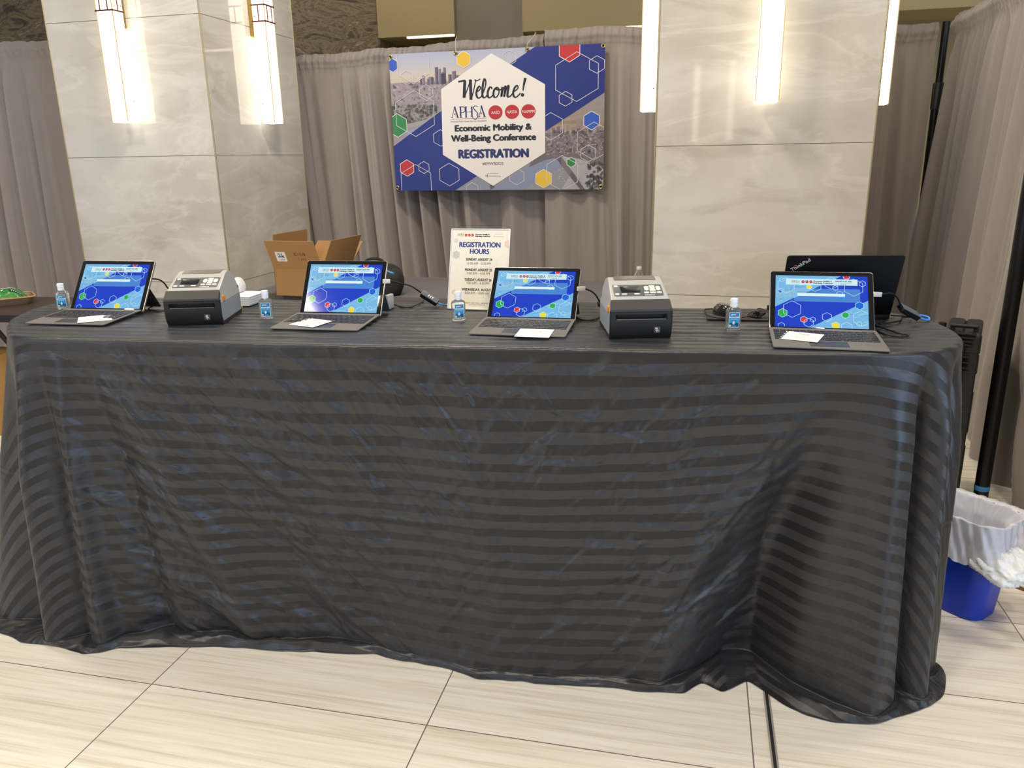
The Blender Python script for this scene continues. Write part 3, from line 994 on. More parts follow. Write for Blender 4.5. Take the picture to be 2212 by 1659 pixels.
# right corner: valley, big cone, then tight folds round the end
F += ridge(2.46, 0.075, -0.095, -0.21, 0.06, 0.45, tail=0.35) + ridge(2.30, 0.10, 0.034, -0.32, 0.05, 0.45, tail=0.3)
F += ridge(2.20, 0.05, -0.010, -0.42, 0.05, 0.45, tail=0.3)
F += ridge(2.585, 0.050, 0.045, -0.01, 0.05, 0.25) + ridge(2.672, 0.020, -0.052, 0.012, 0.03, 0.2)
F += ridge(2.735, 0.026, 0.030, 0.0, 0.04, 0.25) + ridge(2.795, 0.018, -0.046, 0.0, 0.04, 0.25) + ridge(2.86, 0.03, 0.026, 0.01, 0.05, 0.3) + ridge(2.925, 0.022, -0.044, 0.0, 0.05, 0.3)
F += ridge(3.0, 0.04, 0.008, 0.02, 0.05, 0.3) + ridge(3.09, 0.025, -0.03, 0.0, 0.05, 0.3) + ridge(3.17, 0.05, 0.004, 0.0, 0.05, 0.3)
back = np.clip((np.abs(Pp - 1.25) - 2.1) / 0.3, 0, 1)
F += back * 0.03 * np.sin(Pp * 38) * Rr
# wrinkles: soft directional crumple plus many short creases
ang = np.where(Pp < 1.5, 0.62, 0.62 - 1.35 * np.clip((Pp - 1.35) / 0.7, 0, 1))
D = Rr * 1.06
ca, sa = np.cos(0.62), np.sin(0.62)
A1 = fbm((Pp * ca + D * sa) * 3.2, (-Pp * sa + D * ca) * 15, 40, 4)
cb, sb = np.cos(-0.75), np.sin(-0.75)
A2 = fbm((Pp * cb + D * sb) * 3.0, (-Pp * sb + D * cb) * 13, 50, 4)
wl = np.clip((1.75 - Pp) / 0.7, 0, 1)
fr = np.clip((Pp - 0.1) / 0.2, 0, 1) * np.clip((2.5 - Pp) / 0.3, 0.15, 1)
F += (A1 * wl + A2 * (1 - wl) * 0.8) * 0.022 * fr * np.clip(Rr / 0.06, 0.15, 1)
F += fbm(Pp * 30, D * 22, 60, 3) * 0.004 * fr
rg = np.random.default_rng(21)
for i in range(260):
    c0, d0 = rg.uniform(0.15, 2.3), rg.uniform(0.04, 1.0)
    th = rg.normal(0.72, 0.28) if c0 < 1.3 + 0.4 * rg.random() else rg.normal(-0.5, 0.35)
    ln, wd, am = rg.uniform(0.03, 0.16), rg.uniform(0.005, 0.012), rg.uniform(0.002, 0.0062) * (1 if rg.random() < .65 else -1)
    m = (np.abs(Pp - c0) < 0.3) & (np.abs(D - d0) < 0.3)
    x, y = Pp[m] - c0, D[m] - d0
    l, q = x * math.cos(th) + y * math.sin(th), -x * math.sin(th) + y * math.cos(th)
    q = q + 0.25 * l * l / ln * rg.uniform(-1, 1)
    F[m] += am * np.exp(-(l / ln) ** 2) * np.exp(-(q / wd) ** 2)
crease = 0.50 + 0.03 * np.sin(Pp * 1.9) + 0.045 * (Pp / 2.6)
F += 0.0022 * np.exp(-((Rr - crease) / 0.0035) ** 2) * (1 - back) - 0.0022 * np.exp(-((Rr - crease - 0.006) / 0.004) ** 2) * (1 - back)
# offset and height
rad = 0.012
top = Rr < 0.03
tt = np.clip(Rr / 0.03, 0, 1) * PI / 2
OFF = np.where(top, rad * np.sin(tt), rad + (BRK[None, :] - rad) * np.clip((Rr - 0.03) / 0.97, 0, 1) ** 1.15)
sag = 0.006 * np.sin(Pp * 5.1 + 0.7) * np.exp(-((Rr - 0.02) / 0.05) ** 2)
OFF = OFF + F * np.clip((Rr - 0.015) / 0.05, 0, 1)
liftb = np.interp(pw, [2.9, 3.05, 3.2, 3.35], [0.0, 0.012, 0.02, 0.0])
ZB = 0.022 + liftb
Zr = np.where(top, TZ - rad * (1 - np.cos(tt)), (TZ - rad) + (ZB[None, :] - (TZ - rad)) * np.clip((Rr - 0.03) / 0.97, 0, 1)) + 0 * sag
# the pool on the floor
pr = np.linspace(0, 1, 20)[1:]
Q, Pq = np.meshgrid(pr, pw, indexing='ij')
dH = np.maximum(HEM - BRK, 0.02)
POFF = BRK[None, :] + F[-1][None, :] * (1 - Q) ** 0.7 + dH[None, :] * (0.25 * np.sqrt(Q) + 0.75 * Q)
PZ = ZB[None, :] * (1 - Q) ** 1.5 + 0.004 + liftb[None, :] * Q + (0.020 + 0.016 * fbm(Pq * 9, Q * 1.5, 70, 3)) * np.clip(dH[None, :] / 0.07, 0.2, 1.2) * np.sin(PI * np.clip(Q * 1.05, 0, 1)) ** 1.0 * (0.7 + 0.9 * vnoise(Pq * 7, Q * 2, 77))
PZ = np.maximum(PZ, 0.004)
OFFA, ZA = np.vstack([OFF, POFF]), np.vstack([Zr, PZ])
DL = np.vstack([D, 1.06 + Q * dH[None, :] * 1.1])
# table top rows, from the spine out to the edge
spine = np.stack([np.clip(E0[:, 0], 0.05, 2.5), np.full(len(E0), 0.33)], -1)
tq = np.concatenate([np.linspace(0, 0.985, 70), [1.0]])
TP = spine[None] + (E0 - spine)[None] * tq[:, None, None]
tx, ty = TP[..., 0], TP[..., 1]
edge = np.clip((1 - tq)[:, None] / 0.06, 0, 1)
tz = TZ - 0.0035 * np.clip(0.45 + fbm(tx * 7 + ty * 5, ty * 34 - tx * 3, 80, 4) * 1.3, 0, 1.3) * edge - 0.0012 * np.abs(fbm(tx * 20, ty * 60, 85, 3)) * edge
TXY = SW(tx, ty)
TOPP = np.concatenate([TXY, tz[..., None]], -1)
B = E0[None] + NRM[None] * OFFA[..., None]
BXY = SW(B[..., 0], B[..., 1])
DROPP = np.concatenate([BXY, ZA[..., None]], -1)
uvT = TP
# at the ends the straight-grain cloth keeps its stripes, so the flat pattern runs over the edge
swag = np.interp(pw, [-0.1, 0.15, 0.5, 0.95, 1.7, 2.0, 2.3, 2.55, 2.75], [0, 0.0, 0.055, 0.085, 0.085, 0.07, 0.03, 0.0, 0.0])
swag = np.convolve(np.pad(swag, 12, mode='wrap'), np.ones(25) / 25, 'valid')
DS = DL - swag[None, :] * np.clip(DL / 0.35, 0, 1)      # the cloth sags between its corners, and the bands with it
uvD = E0[None] + NRM[None] * DS[..., None]
PALL = np.concatenate([TOPP, DROPP[1:]], 0)
UALL = np.concatenate([uvT, uvD[1:]], 0)
STRIPE = make_stripe_mat()
cloth = grid_obj('tablecloth', PALL, STRIPE, None, True, UALL)
tag(cloth, 'floor-length black satin-striped tablecloth draped over the long front table', 'tablecloth')

def parts_of(o):
    return [c for c in bpy.data.objects if c.parent == o]
def copy_tree(o, loc=None, rz=None):
    """a copy of a thing with copies of its parts and sub-parts (mesh data shared)"""
    c = o.copy()
    COL.objects.link(c)
    for p in parts_of(o):
        q = p.copy()
        COL.objects.link(q)
        q.parent = c
        for s in parts_of(p):
            t = s.copy()
            COL.objects.link(t)
            t.parent = q
    if loc is not None: c.location = loc
    if rz is not None: c.rotation_euler = (0, 0, rz)
    return c

# ------------------------------------------------------------------ tablet computers
SILVER = mat('tablet_magnesium', '#b9b7b2', rough=0.32, metal=0.85)
GLASS_BLK = mat('tablet_glass', (0.006, 0.006, 0.007), rough=0.05, spec=0.5, coat=0.3)
KB_FELT = mat('keyboard_felt', '#6b6866', rough=0.8, noise=0.06, nscale=300)
KEY_BLK = mat('key_cap', '#29292b', rough=0.5)
KEY_INK = mat('key_ink', '#c9c9c4', rough=0.6)
PAD_GRAY = mat('touchpad', '#3d3f43', rough=0.35)
KICK = mat('kickstand_gray', '#5d6066', rough=0.4, metal=0.5)

def screen_art():
    A = Art(2600, 1735, 0.00005)
    LB, DB, PALE = '#79bdec', '#0a3cc9', '#c4eefb'
    A.rect(0, 0, 2600, 1735, LB)
    A.up()
    r = random.Random(3)
    A.rect(0, 1000, 1000, 1310, '#8cc4e6')
    for x, w, h in [(270, 50, 120), (330, 40, 70), (410, 70, 130), (500, 30, 60), (560, 60, 170), (640, 50, 150), (700, 40, 110), (760, 70, 90), (850, 60, 100), (60, 60, 50)]:
        A.rect(x, 1200, x + w, 1215 + h, '#6fa9d3')
    for i in range(60):
        x, y = r.uniform(0, 700), r.uniform(850, 1190)
        A.rect(x, y, x + r.uniform(20, 90), y + r.uniform(12, 40), r.choice(['#74b2db', '#83c0e6', '#6aa6cf', '#93cbea']))
    for i in range(70):
        x, y = r.uniform(1300, 2600), r.uniform(0, 640)
        a = r.uniform(60, 260)
        A.poly([(x, y), (x + a, y + a * .25), (x + a, y + a * .25 + 14), (x - 10, y + 16)], r.choice(['#67aad6', '#8fcbec', '#72b3dd', '#9ad3f0']))
    A.up()
    A.poly([(0, 655), (1858, 1735), (2600, 1735), (2600, 929), (985, 0), (0, 0)], DB)
    A.up()
    A.poly([(538, 856), (2381, 856), (2381, 1299), (1120, 1299), (538, 960)], '#4a86d8')
    A.poly([(538, 960), (1120, 1299), (538, 1299)], '#86c3ec')
    A.up()
    Fc = {'blue': '#0b68dd', 'yellow': '#f1e23a', 'green': '#25b04f', 'red': '#e0283c'}
    for c, x, y, R in [('blue', 136, 1188, 66), ('yellow', 958, 1358, 82), ('green', 215, 453, 145), ('red', 816, 254, 105), ('yellow', 1697, 90, 117), ('green', 1970, 437, 108), ('blue', 2362, 756, 130), ('red', 2009, 1726, 98)]:
        A.hex(x, y, R, Fc[c])
        A.up(); A.hexline(x, y, R, 15, PALE); A.up(-1)
    A.up(2)
    for x, y, R in [(179, 1578, 80), (303, 1388, 270), (482, 586, 280), (1131, 1379, 186), (1588, 1498, 208), (1699, 1333, 82), (1819, 1133, 98), (2207, 1360, 290), (2448, 1493, 100), (1460, 354, 148), (951, 153, 148), (1067, 260, 80), (183, 26, 103), (2412, 348, 255), (2341, 159, 78), (2000, 35, 170)]:
        A.hexline(x, y, R, 14, PALE)
    A.up()
    A.rect(295, 1421, 2318, 1629, '#d3f3fb')
    A.rect(630, 1042, 1965, 1136, '#e2fbfd')
    A.rect(1780, 950, 1963, 1026, '#2f9be8')
    A.up()
    aphsa(A, 438, 1490, 692, 1568, '#26365f', None)
    A.rect(438, 1472, 692, 1478, '#5f86a8')
    for x in (787, 900, 1011):
        A.disc(x, 1524, 48, '#c9253f', 20)
    A.up()
    for x, t in ((787, 'AASD'), (900, 'NASTA'), (1011, 'NAPIPM')):
        A.text(t, x - 36, x + 36, 1514, 20, '#f3d8dd')
    A.text('Economic Mobility &', 1094, 1600, 1527, 50, '#1c2440', 3)
    A.text('Well-Being Conference', 1069, 1627, 1462, 50, '#1c2440', 3)
    A.text('AUGUST 24-27, 2025', 1690, 2151, 1538, 40, '#1c2440', 3)
    A.text('Hilton Minneapolis | Minneapolis, MN', 1686, 2157, 1490, 26, '#31456d')
    A.text('#EMWB2025', 1860, 2000, 1450, 22, '#31456d')
    A.text('Enter your last name and email address', 634, 1263, 1170, 34, '#16305c')
    A.text('SEARCH >', 1805, 1940, 975, 28, '#0d2f6a')
    return A
SCREEN = screen_art()
SW_, SH_ = 0.260, 0.1735
for it in range(len(SCREEN.items)):
    V, Fx, c, l = SCREEN.items[it]
    SCREEN.items[it] = ([(x / 10000, y / 10000) for x, y in V], Fx, c, l)

def key_rows():
    rows = []
    rows.append((-0.036, 0.0085, [('', 1.0)] * 15, 0.0))
    rows.append((-0.0515, 0.0155, [(c, 1) for c in '`1234567890-='] + [('', 1.8)], 0.0))
    rows.append((-0.0702, 0.0155, [('Tab', 1.5)] + [(c, 1) for c in 'QWERTYUIOP[]'] + [('\\', 1.3)], 0.0))
    rows.append((-0.0889, 0.0155, [('Caps', 1.75)] + [(c, 1) for c in "ASDFGHJKL;'"] + [('Enter', 2.05)], 0.0))
    rows.append((-0.1076, 0.0155, [('Shift', 2.3)] + [(c, 1) for c in 'ZXCVBNM,./'] + [('Shift', 2.5)], 0.0))
    rows.append((-0.1263, 0.0155, [('Ctrl', 1.25), ('Fn', 1), ('', 1), ('Alt', 1.1), ('', 5.2), ('Alt', 1.0), ('', 1.0), ('<', 1.08), ('^', 1.08), ('>', 1.09)], 0.0))
    return rows
KEYS = {}
def key_mesh(lab, w, h):
    k = (lab, round(w, 4), h)
    if k in KEYS: return KEYS[k]
    mb = MB()
    mb.rbox((0, 0, 0.0008), (w, h, 0.0016), r=0.0015, ch=0.0004, n=2, mi=0)
    if lab:
        V, F, (a, b) = text_polys(lab)
        s = 0.0052 if len(lab) == 1 else 0.0034
        mb.add([((v[0] - (a + b) / 2) * s * 0.9, (v[1] - 0.36) * s, 0.00168) for v in V], F, 1)
    o = mb.build('key', [KEY_BLK, KEY_INK])
    me = o.data
    bpy.data.objects.remove(o)
    KEYS[k] = me
    return me

def tablet(x, y, yaw, tau, label, KD=0.212):
    root = empty('tablet_computer', (x, y, TZ + 0.0012), yaw, label, 'tablet computer', 'tablets with keyboards on the front table')
    W, Hh = 0.292, 0.201
    ex, ey = Vector((1, 0, 0)), Vector((0, math.sin(tau), math.cos(tau)))
    M = frame((0, 0, 0.0055), ex, ey)            # local x right, y up the screen, z towards the viewer
    mb = MB().at(M)
    mb.rbox((0, Hh / 2, -0.0042), (W, Hh, 0.0084), r=0.008, ch=0.0012, n=5)
    mb.build('case_back', SILVER, root, True)
    mb = MB().at(M)
    mb.rbox((0, Hh / 2, 0.0002), (W - 0.003, Hh - 0.003, 0.0008), r=0.0068, ch=0.0003, n=5)
    gl = mb.build('bezel_glass', GLASS_BLK, root, True)
    mb = MB().at(M)
    mb.lathe([(0.0022, 0.0006), (0.0022, 0.0008)], 14, (0, Hh - 0.0065, 0))
    mb.build('webcam', mat('lens_gray', '#2c3038', rough=0.1), gl)
    SCREEN.build('display', glow(0.92), root, M @ Matrix.Translation((-SW_ / 2, 0.0125, 0.00075)))
    # keyboard cover, sloping from the bezel to the cloth
    al = math.atan2(0.0105, KD)
    K = empty_kb = None
    mb = MB()
    mb.rbox((0, -KD / 2 - 0.002, 0.0018), (0.295, KD - 0.004, 0.0036), r=0.006, ch=0.001, n=4)
    kb = mb.build('keyboard', KB_FELT, root, True)
    kb.location = (0, 0, 0.0012 + 0.0105)
    kb.rotation_euler = (al, 0, 0)
    mb = MB()
    mb.rbox((0, -0.170, 0.0036), (0.101, 0.054, 0.0006), r=0.003, ch=0.0002, n=3)
    mb.build('touchpad', PAD_GRAY, kb, True)
    for yy, h, ks, off in key_rows():
        tot = sum(w for _, w in ks)
        u = 0.2765 / tot
        xx = -0.13825
        for lab, w in ks:
            ko = bpy.data.objects.new('key', key_mesh(lab, w * u - 0.0022, h))
            COL.objects.link(ko)
            ko.parent = kb
            ko.location = (xx + w * u / 2, yy, 0.0036)
            xx += w * u
    # kickstand
    hy = 0.098
    hp = Vector((0, hy * math.sin(tau) + 0.0085 * math.cos(tau), 0.004 + hy * math.cos(tau) - 0.0085 * math.sin(tau)))
    zt = hp.z - 0.001
    dy = math.sqrt(max(0.0975 ** 2 - zt ** 2, 0.0006))
    fdir = Vector((0, dy, -zt)).normalized()
    Mk = frame(hp, (1, 0, 0), -fdir)
    mb = MB().at(Mk)
    mb.rbox((0, -0.0475, -0.001), (0.284, 0.095, 0.002), r=0.006, ch=0.0005, n=4)
    mb.build('kickstand', KICK, root, True)
    return root
TAB = dict(T1=(-1.447, 2.7767, -0.1792, 0.5945), T2=(-0.5799, 2.6224, -0.1908, 0.5341), T3=(0.0617, 2.4863, -0.2265, 0.7054), T4=(0.9086, 2.2513, -0.2499, 0.6641))
tablet(*TAB['T1'], 'tablet with keyboard at the left end of the table, left of the first printer')
tablet(*TAB['T2'], 'tablet with keyboard in front of the cardboard box')
tablet(*TAB['T3'], 'tablet with keyboard in front of the registration hours sign')
tablet(*TAB['T4'], 'tablet with keyboard at the right end of the table in front of the black laptop')

# paper name cards lying on the keyboards
PAPERW = mat('paper_white', '#f2efe6', rough=0.7)
def name_card(T, cx, cy, ang, label, fan=0.0):
    x, y, yaw, _ = TAB[T]
    c, s = math.cos(yaw), math.sin(yaw)
    al = math.atan2(0.0105, 0.212)
    zc = TZ + 0.0105 + 0.0018 + cy * math.tan(al) + 0.0062
    root = empty('name_card', (x + c * cx - s * cy, y + s * cx + c * cy, zc), yaw + ang, label, 'name card', 'paper name cards on the keyboards')
    w, h = 0.104, 0.090
    root.rotation_euler = Euler((al * math.cos(ang), al * -math.sin(ang) * 0, yaw + ang))
    mb = MB()
    mb.rbox((0, 0, 0), (w, h, 0.0006), r=0.001, ch=0.0001, n=2)
    mb.build('card', PAPERW, root)
    A = Art(w, h, 0.00005)
    A.up()
    A.text('Tammy', w * .36, w * .66, h * .72, 0.0075, '#1c1a1a', 0.0002)
    A.text('Tammy Tester', w * .30, w * .70, h * .58, 0.0055, '#3a3838')
    A.text('Kansas Department of Health', w * .12, w * .88, h * .38, 0.0058, '#3a3838')
    A.text('Topeka, KS', w * .36, w * .64, h * .26, 0.005, '#4a4848')
    A.build('lettering', ink(0.7, 0.2, 'paper'), root, frame((-w / 2, -h / 2, 0.00035), (1, 0, 0), (0, 1, 0)))
    return root
name_card('T4', -0.065, -0.107, -0.31, 'white name card at the left of the keyboard of the right end tablet')
name_card('T3', 0.052, -0.192, 0.0, 'white name card over the front edge of the keyboard by the hours sign')
name_card('T2', -0.037, -0.144, -0.35, 'white name card lying askew on the keyboard by the cardboard box')
name_card('T1', 0.068, -0.145, 0.62, 'white name card turned on the keyboard of the left end tablet')

# ------------------------------------------------------------------ label printers
PGRAY = mat('printer_light_gray', '#a9a9a6', rough=0.45)
PSIDE = mat('printer_side_gray', '#8d949b', rough=0.5)
PDARK = mat('printer_dark', '#3c3a39', rough=0.45)
PBLACK = mat('printer_black', '#1f1e1f', rough=0.5)
PANEL = mat('printer_panel', '#55585c', rough=0.4)
LCD = mat('printer_lcd', '#1b1a1d', rough=0.15)
BTN = mat('button_cream', '#ddd9cc', rough=0.5)
ORANGE = mat('latch_orange', '#e08a1c', rough=0.45)
def printer(x, y, yaw, label):
    root = empty('label_printer', (x, y, TZ - 0.001), yaw, label, 'printer', 'label printers on the front table')
    W = 0.178
    lidp = [(0.004, 0.092), (0.030, 0.113), (0.128, 0.153), (0.160, 0.160), (0.195, 0.152), (0.225, 0.125), (0.243, 0.090), (0.245, 0.070), (0.02, 0.070)]
    basep = [(0.024, 0.0), (0.022, 0.02), (0.022, 0.071), (0.246, 0.071), (0.247, 0.03), (0.238, 0.0)]
    def loft(prof, xs):
        mb = MB()
        n = len(prof)
        cy, cz = sum(p[0] for p in prof) / n, sum(p[1] for p in prof) / n
        V, F = [], []
        for xx, sc in xs:
            for a, b in prof:
                V.append((xx, cy + (a - cy) * sc, cz + (b - cz) * sc))
        m = len(xs)
        for k in range(m - 1):
            for i in range(n):
                j = (i + 1) % n
                F.append((k * n + i, k * n + j, (k + 1) * n + j, (k + 1) * n + i))
        F.append(tuple(range(n))[::-1])
        F.append(tuple((m - 1) * n + i for i in range(n)))
        mb.add(V, [f[::-1] for f in F])
        return mb
    # sides lean in towards the top, so shear each lid vertex by height
    def lean(mb, k=0.10, z0=0.07):
        mb.v = [(vx * (1 - k * max(0, vz - z0) / 0.09), vy, vz) for vx, vy, vz in mb.v]
        return mb
    w2 = W / 2
    cs = [(-w2, 0.97), (-w2 + 0.002, 0.99), (-w2 + 0.006, 1.0), (w2 - 0.006, 1.0), (w2 - 0.002, 0.99), (w2, 0.97)]
    lid = lean(loft(lidp, cs), 0.12).build('lid', PGRAY, root, True, 30)
    base = loft(basep, cs).build('base', PSIDE, root, True, 30)
    mb = MB()
    mb.prism([(0.02, 0.002), (0.02, 0.0), (0.24, 0.0), (0.245, 0.012), (0.02, 0.012)], -w2 - 0.0008, w2 + 0.0008, plane='yz')
    mb.build('foot_skirt', PBLACK, root)
    # dark front: brow of the lid and black face with the label slot
    mb = MB()
    V, F = [], []
    brow = [(-0.0015, 0.084), (-0.001, 0.090), (0.024, 0.1115), (0.029, 0.1135), (0.03, 0.100), (0.012, 0.084)]
    for xx, sc in [(-w2 - 0.001, 0), (w2 + 0.001, 0)]:
        V += [(xx, a, b) for a, b in brow]
    mb.prism(brow, -w2 - 0.001, w2 + 0.001, plane='yz')
    lean(mb, 0.12).build('front_brow', PDARK, root)
    mb = MB()
    n = 10
    prof = [(0.016, 0.002), (0.008, 0.012), (0.002, 0.03), (0.0, 0.05), (0.0005, 0.0595)]
    prof2 = [(0.0005, 0.0755), (0.001, 0.0835), (0.008, 0.0845)]
    def sheet(mb, pr, xa, xb):
        V = [(xa, a, b) for a, b in pr] + [(xb, a, b) for a, b in pr]
        m = len(pr)
        mb.add(V, [(i, m + i, m + i + 1, i + 1) for i in range(m - 1)])
    def front_pts(pr, dx=0.0):
        return pr
    xw = w2 + 0.001
    sheet(mb, prof, -xw + 0.004, xw - 0.004)
    sheet(mb, prof2, -xw + 0.004, xw - 0.004)
    for sx in (-1, 1):
        full = prof + prof2
        V = [(sx * (xw - 0.004), a, b) for a, b in full] + [(sx * xw, a + 0.004, b) for a, b in full] + [(sx * xw, 0.022 if b < 0.02 else 0.012, b) for a, b in full]
        m = len(full)
        Fq = [(i, m + i, m + i + 1, i + 1) for i in range(m - 1)] + [(m + i, 2 * m + i, 2 * m + i + 1, m + i + 1) for i in range(m - 1)]
        mb.add(V, Fq if sx > 0 else [f[::-1] for f in Fq])
        mb.add([(sx * 0.074, 0.0005, 0.0595), (sx * (xw - 0.004), 0.0005, 0.0595), (sx * (xw - 0.004), 0.0005, 0.0755), (sx * 0.074, 0.0005, 0.0755)], [(0, 1, 2, 3) if sx > 0 else (3, 2, 1, 0)])
    # recess of the slot
    mb.add([(-0.074, 0.0005, 0.0595), (0.074, 0.0005, 0.0595), (0.074, 0.0005, 0.0755), (-0.074, 0.0005, 0.0755), (-0.066, 0.016, 0.062), (0.066, 0.016, 0.062), (0.066, 0.014, 0.0735), (-0.066, 0.014, 0.0735)], [(4, 5, 6, 7), (0, 1, 5, 4), (1, 2, 6, 5), (2, 3, 7, 6), (3, 0, 4, 7)])
    ff = mb.build('front_face', PBLACK, root, True, 25)
    mb = MB()
    mb.box((0, 0.003, 0.0605), (0.142, 0.006, 0.0018))
    for i in range(11):
        mb.box((-0.06 + i * 0.012, 0.0005, 0.0618), (0.0012, 0.003, 0.0012))
    mb.build('tear_bar', mat('tear_bar_steel', '#8f8b80', rough=0.35, metal=0.8), ff)
    # badge with a striped mark
    Mb = frame((0.036, -0.0004, 0.0195), (1, 0, 0), (0, 0.10, 0.99))
    mb = MB().at(Mb)
    mb.rbox((0.0095, 0.0095, 0), (0.019, 0.019, 0.0012), r=0.003, ch=0.0003, n=3)
    mb.build('badge', PDARK, ff, True)
    A = Art(0.019, 0.019, 0.0001)
    for P in [[(.004, .015), (.007, .016), (.006, .011)], [(.007, .0165), (.010, .0165), (.008, .010), (.0065, .0115)], [(.0105, .016), (.0125, .013), (.0085, .0095)], [(.0045, .0105), (.008, .009), (.010, .0055), (.0085, .005), (.006, .0075)], [(.0085, .009), (.012, .0105), (.0145, .008), (.0115, .0065)], [(.0075, .004), (.0105, .0045), (.0095, .0025)], [(.0125, .006), (.0148, .0068), (.0145, .0048)]]:
        A.poly(P, '#c9c6c0')
    A.build('zebra_mark', ink(0.5, 0.3, 'badge'), ff, Mb @ Matrix.Translation((0, 0, 0.0008)))
    # control panel on the sloping lid
    sl = math.atan2(0.153 - 0.113, 0.098)
    Mp = frame((0, 0.050, 0.113 + 0.020 * math.tan(sl) + 0.0006), (1, 0, 0), (0, math.cos(sl), math.sin(sl)))
    mb = MB().at(Mp)
    mb.rbox((0, 0.028, 0), (0.144, 0.062, 0.0012), r=0.004, ch=0.0003, n=3)
    pn = mb.build('control_panel', PANEL, root, True)
    mb = MB().at(Mp)
    mb.rbox((-0.022, 0.032, 0.0008), (0.058, 0.034, 0.0008), r=0.002, ch=0.0002, n=2)
    mb.build('lcd_screen', LCD, pn, True)
    def btn(x, y, w, h, r):
        mb = MB().at(Mp)
        mb.rbox((x, y, 0.0012), (w, h, 0.0016), r=r, ch=0.0004, n=4)
        mb.build('button', BTN, pn, True)
    btn(-0.062, 0.050, 0.0125, 0.010, 0.005); btn(-0.063, 0.006, 0.0125, 0.0095, 0.003)
    btn(-0.042, 0.006, 0.0165, 0.006, 0.003); btn(-0.005, 0.006, 0.0165, 0.006, 0.003)
    btn(0.024, 0.0125, 0.0155, 0.0085, 0.004); btn(0.0425, 0.0125, 0.0165, 0.0085, 0.001); btn(0.061, 0.0125, 0.0155, 0.0085, 0.004)
    btn(0.0265, 0.036, 0.0135, 0.024, 0.0065); btn(0.0605, 0.036, 0.0135, 0.024, 0.0065)
    btn(0.0435, 0.0475, 0.0185, 0.009, 0.004); btn(0.0435, 0.0365, 0.0165, 0.0105, 0.0045); btn(0.0435, 0.0255, 0.0185, 0.009, 0.004)
    A = Art(0.144, 0.062, 0.0001)
    A.text('ZEBRA', 0.088, 0.119, 0.0005, 0.005, '#dcd8cc', 0.0004)
    A.build('brand_lettering', ink(0.5, 0.3, 'badge'), pn, Mp @ Matrix.Translation((-0.072, -0.003, 0.0008)))
    # top window, side latches, hinge caps
    mb = MB()
    mb.prism([(0.131, 0.1555), (0.160, 0.1625), (0.190, 0.1560), (0.190, 0.153), (0.131, 0.153)], -0.062, 0.062, plane='yz')
    mb.build('media_window', mat('window_smoke', '#6e6660', rough=0.12), root)
    for sx in (-1, 1):
        mb = MB()
        mb.rbox((sx * (w2 - 0.001), 0.052, 0.083), (0.007, 0.020, 0.020), r=0.004, ch=0.001, n=3, axis='x')
        mb.build('latch', ORANGE, root, True)
        mb = MB()
        mb.lathe([(0.001, 0.004), (0.010, 0.003), (0.011, 0.0)], 16, (sx * (w2 - 0.006), 0.236, 0.088), R=Matrix.Rotation(sx * PI / 2, 3, 'Y'))
        mb.build('hinge_cap', PDARK, root, True)
    return root
printer(-1.0329, 2.5199, 0.0595, 'gray label printer right of the left end tablet, with a white label stack behind')
printer(0.3744, 2.2155, 0.0108, 'gray label printer in front of the clear water bottle')

# fan-folded labels behind the left printer
LAB = mat('label_paper', '#e4e6ea', rough=0.6)
root = empty('label_stack', (-0.995, 2.945, TZ), -0.2, 'stack of fan-folded white labels behind the left printer', 'labels')
mb = MB()
for k in range(12):
    mb.rbox((0.0015 * ((k * 7) % 3 - 1), 0.001 * ((k * 5) % 3 - 1), 0.0025 + k * 0.0028), (0.092, 0.130, 0.0024), r=0.001, ch=0.0002, n=2)
mb.build('folded_pile', LAB, root)
mb = MB()
w = 0.086
pts = [(-0.082, 0.050), (-0.076, 0.074), (-0.062, 0.088), (-0.044, 0.084), (-0.032, 0.064), (-0.033, 0.045), (-0.040, 0.036)]
pc = catmull(pts, 6)
V = [(x, -w / 2 + 0.01, z) for x, z in pc] + [(x, w / 2 + 0.01, z) for x, z in pc]
m = len(pc)
mb.add(V, [(i, m + i, m + i + 1, i + 1) for i in range(m - 1)])
o = mb.build('loose_strip', LAB, root, True, 80)
mod = o.modifiers.new('thickness', 'SOLIDIFY')
mod.thickness = 0.0012
mb = MB()
mb.tube([(-0.05, -0.06, 0.03), (-0.03, -0.085, 0.02), (0.01, -0.092, 0.012), (0.035, -0.09, 0.008)], 0.003, 8)
o = mb.build('printer_cable', mat('cable_orange', '#e0a03a', rough=0.5), None, True)
o.location = (-0.985, 2.905, TZ)
o.rotation_euler = (0, 0, -0.2)
tag(o, 'short orange cable coming from under the left printer by the label stack', 'cable')

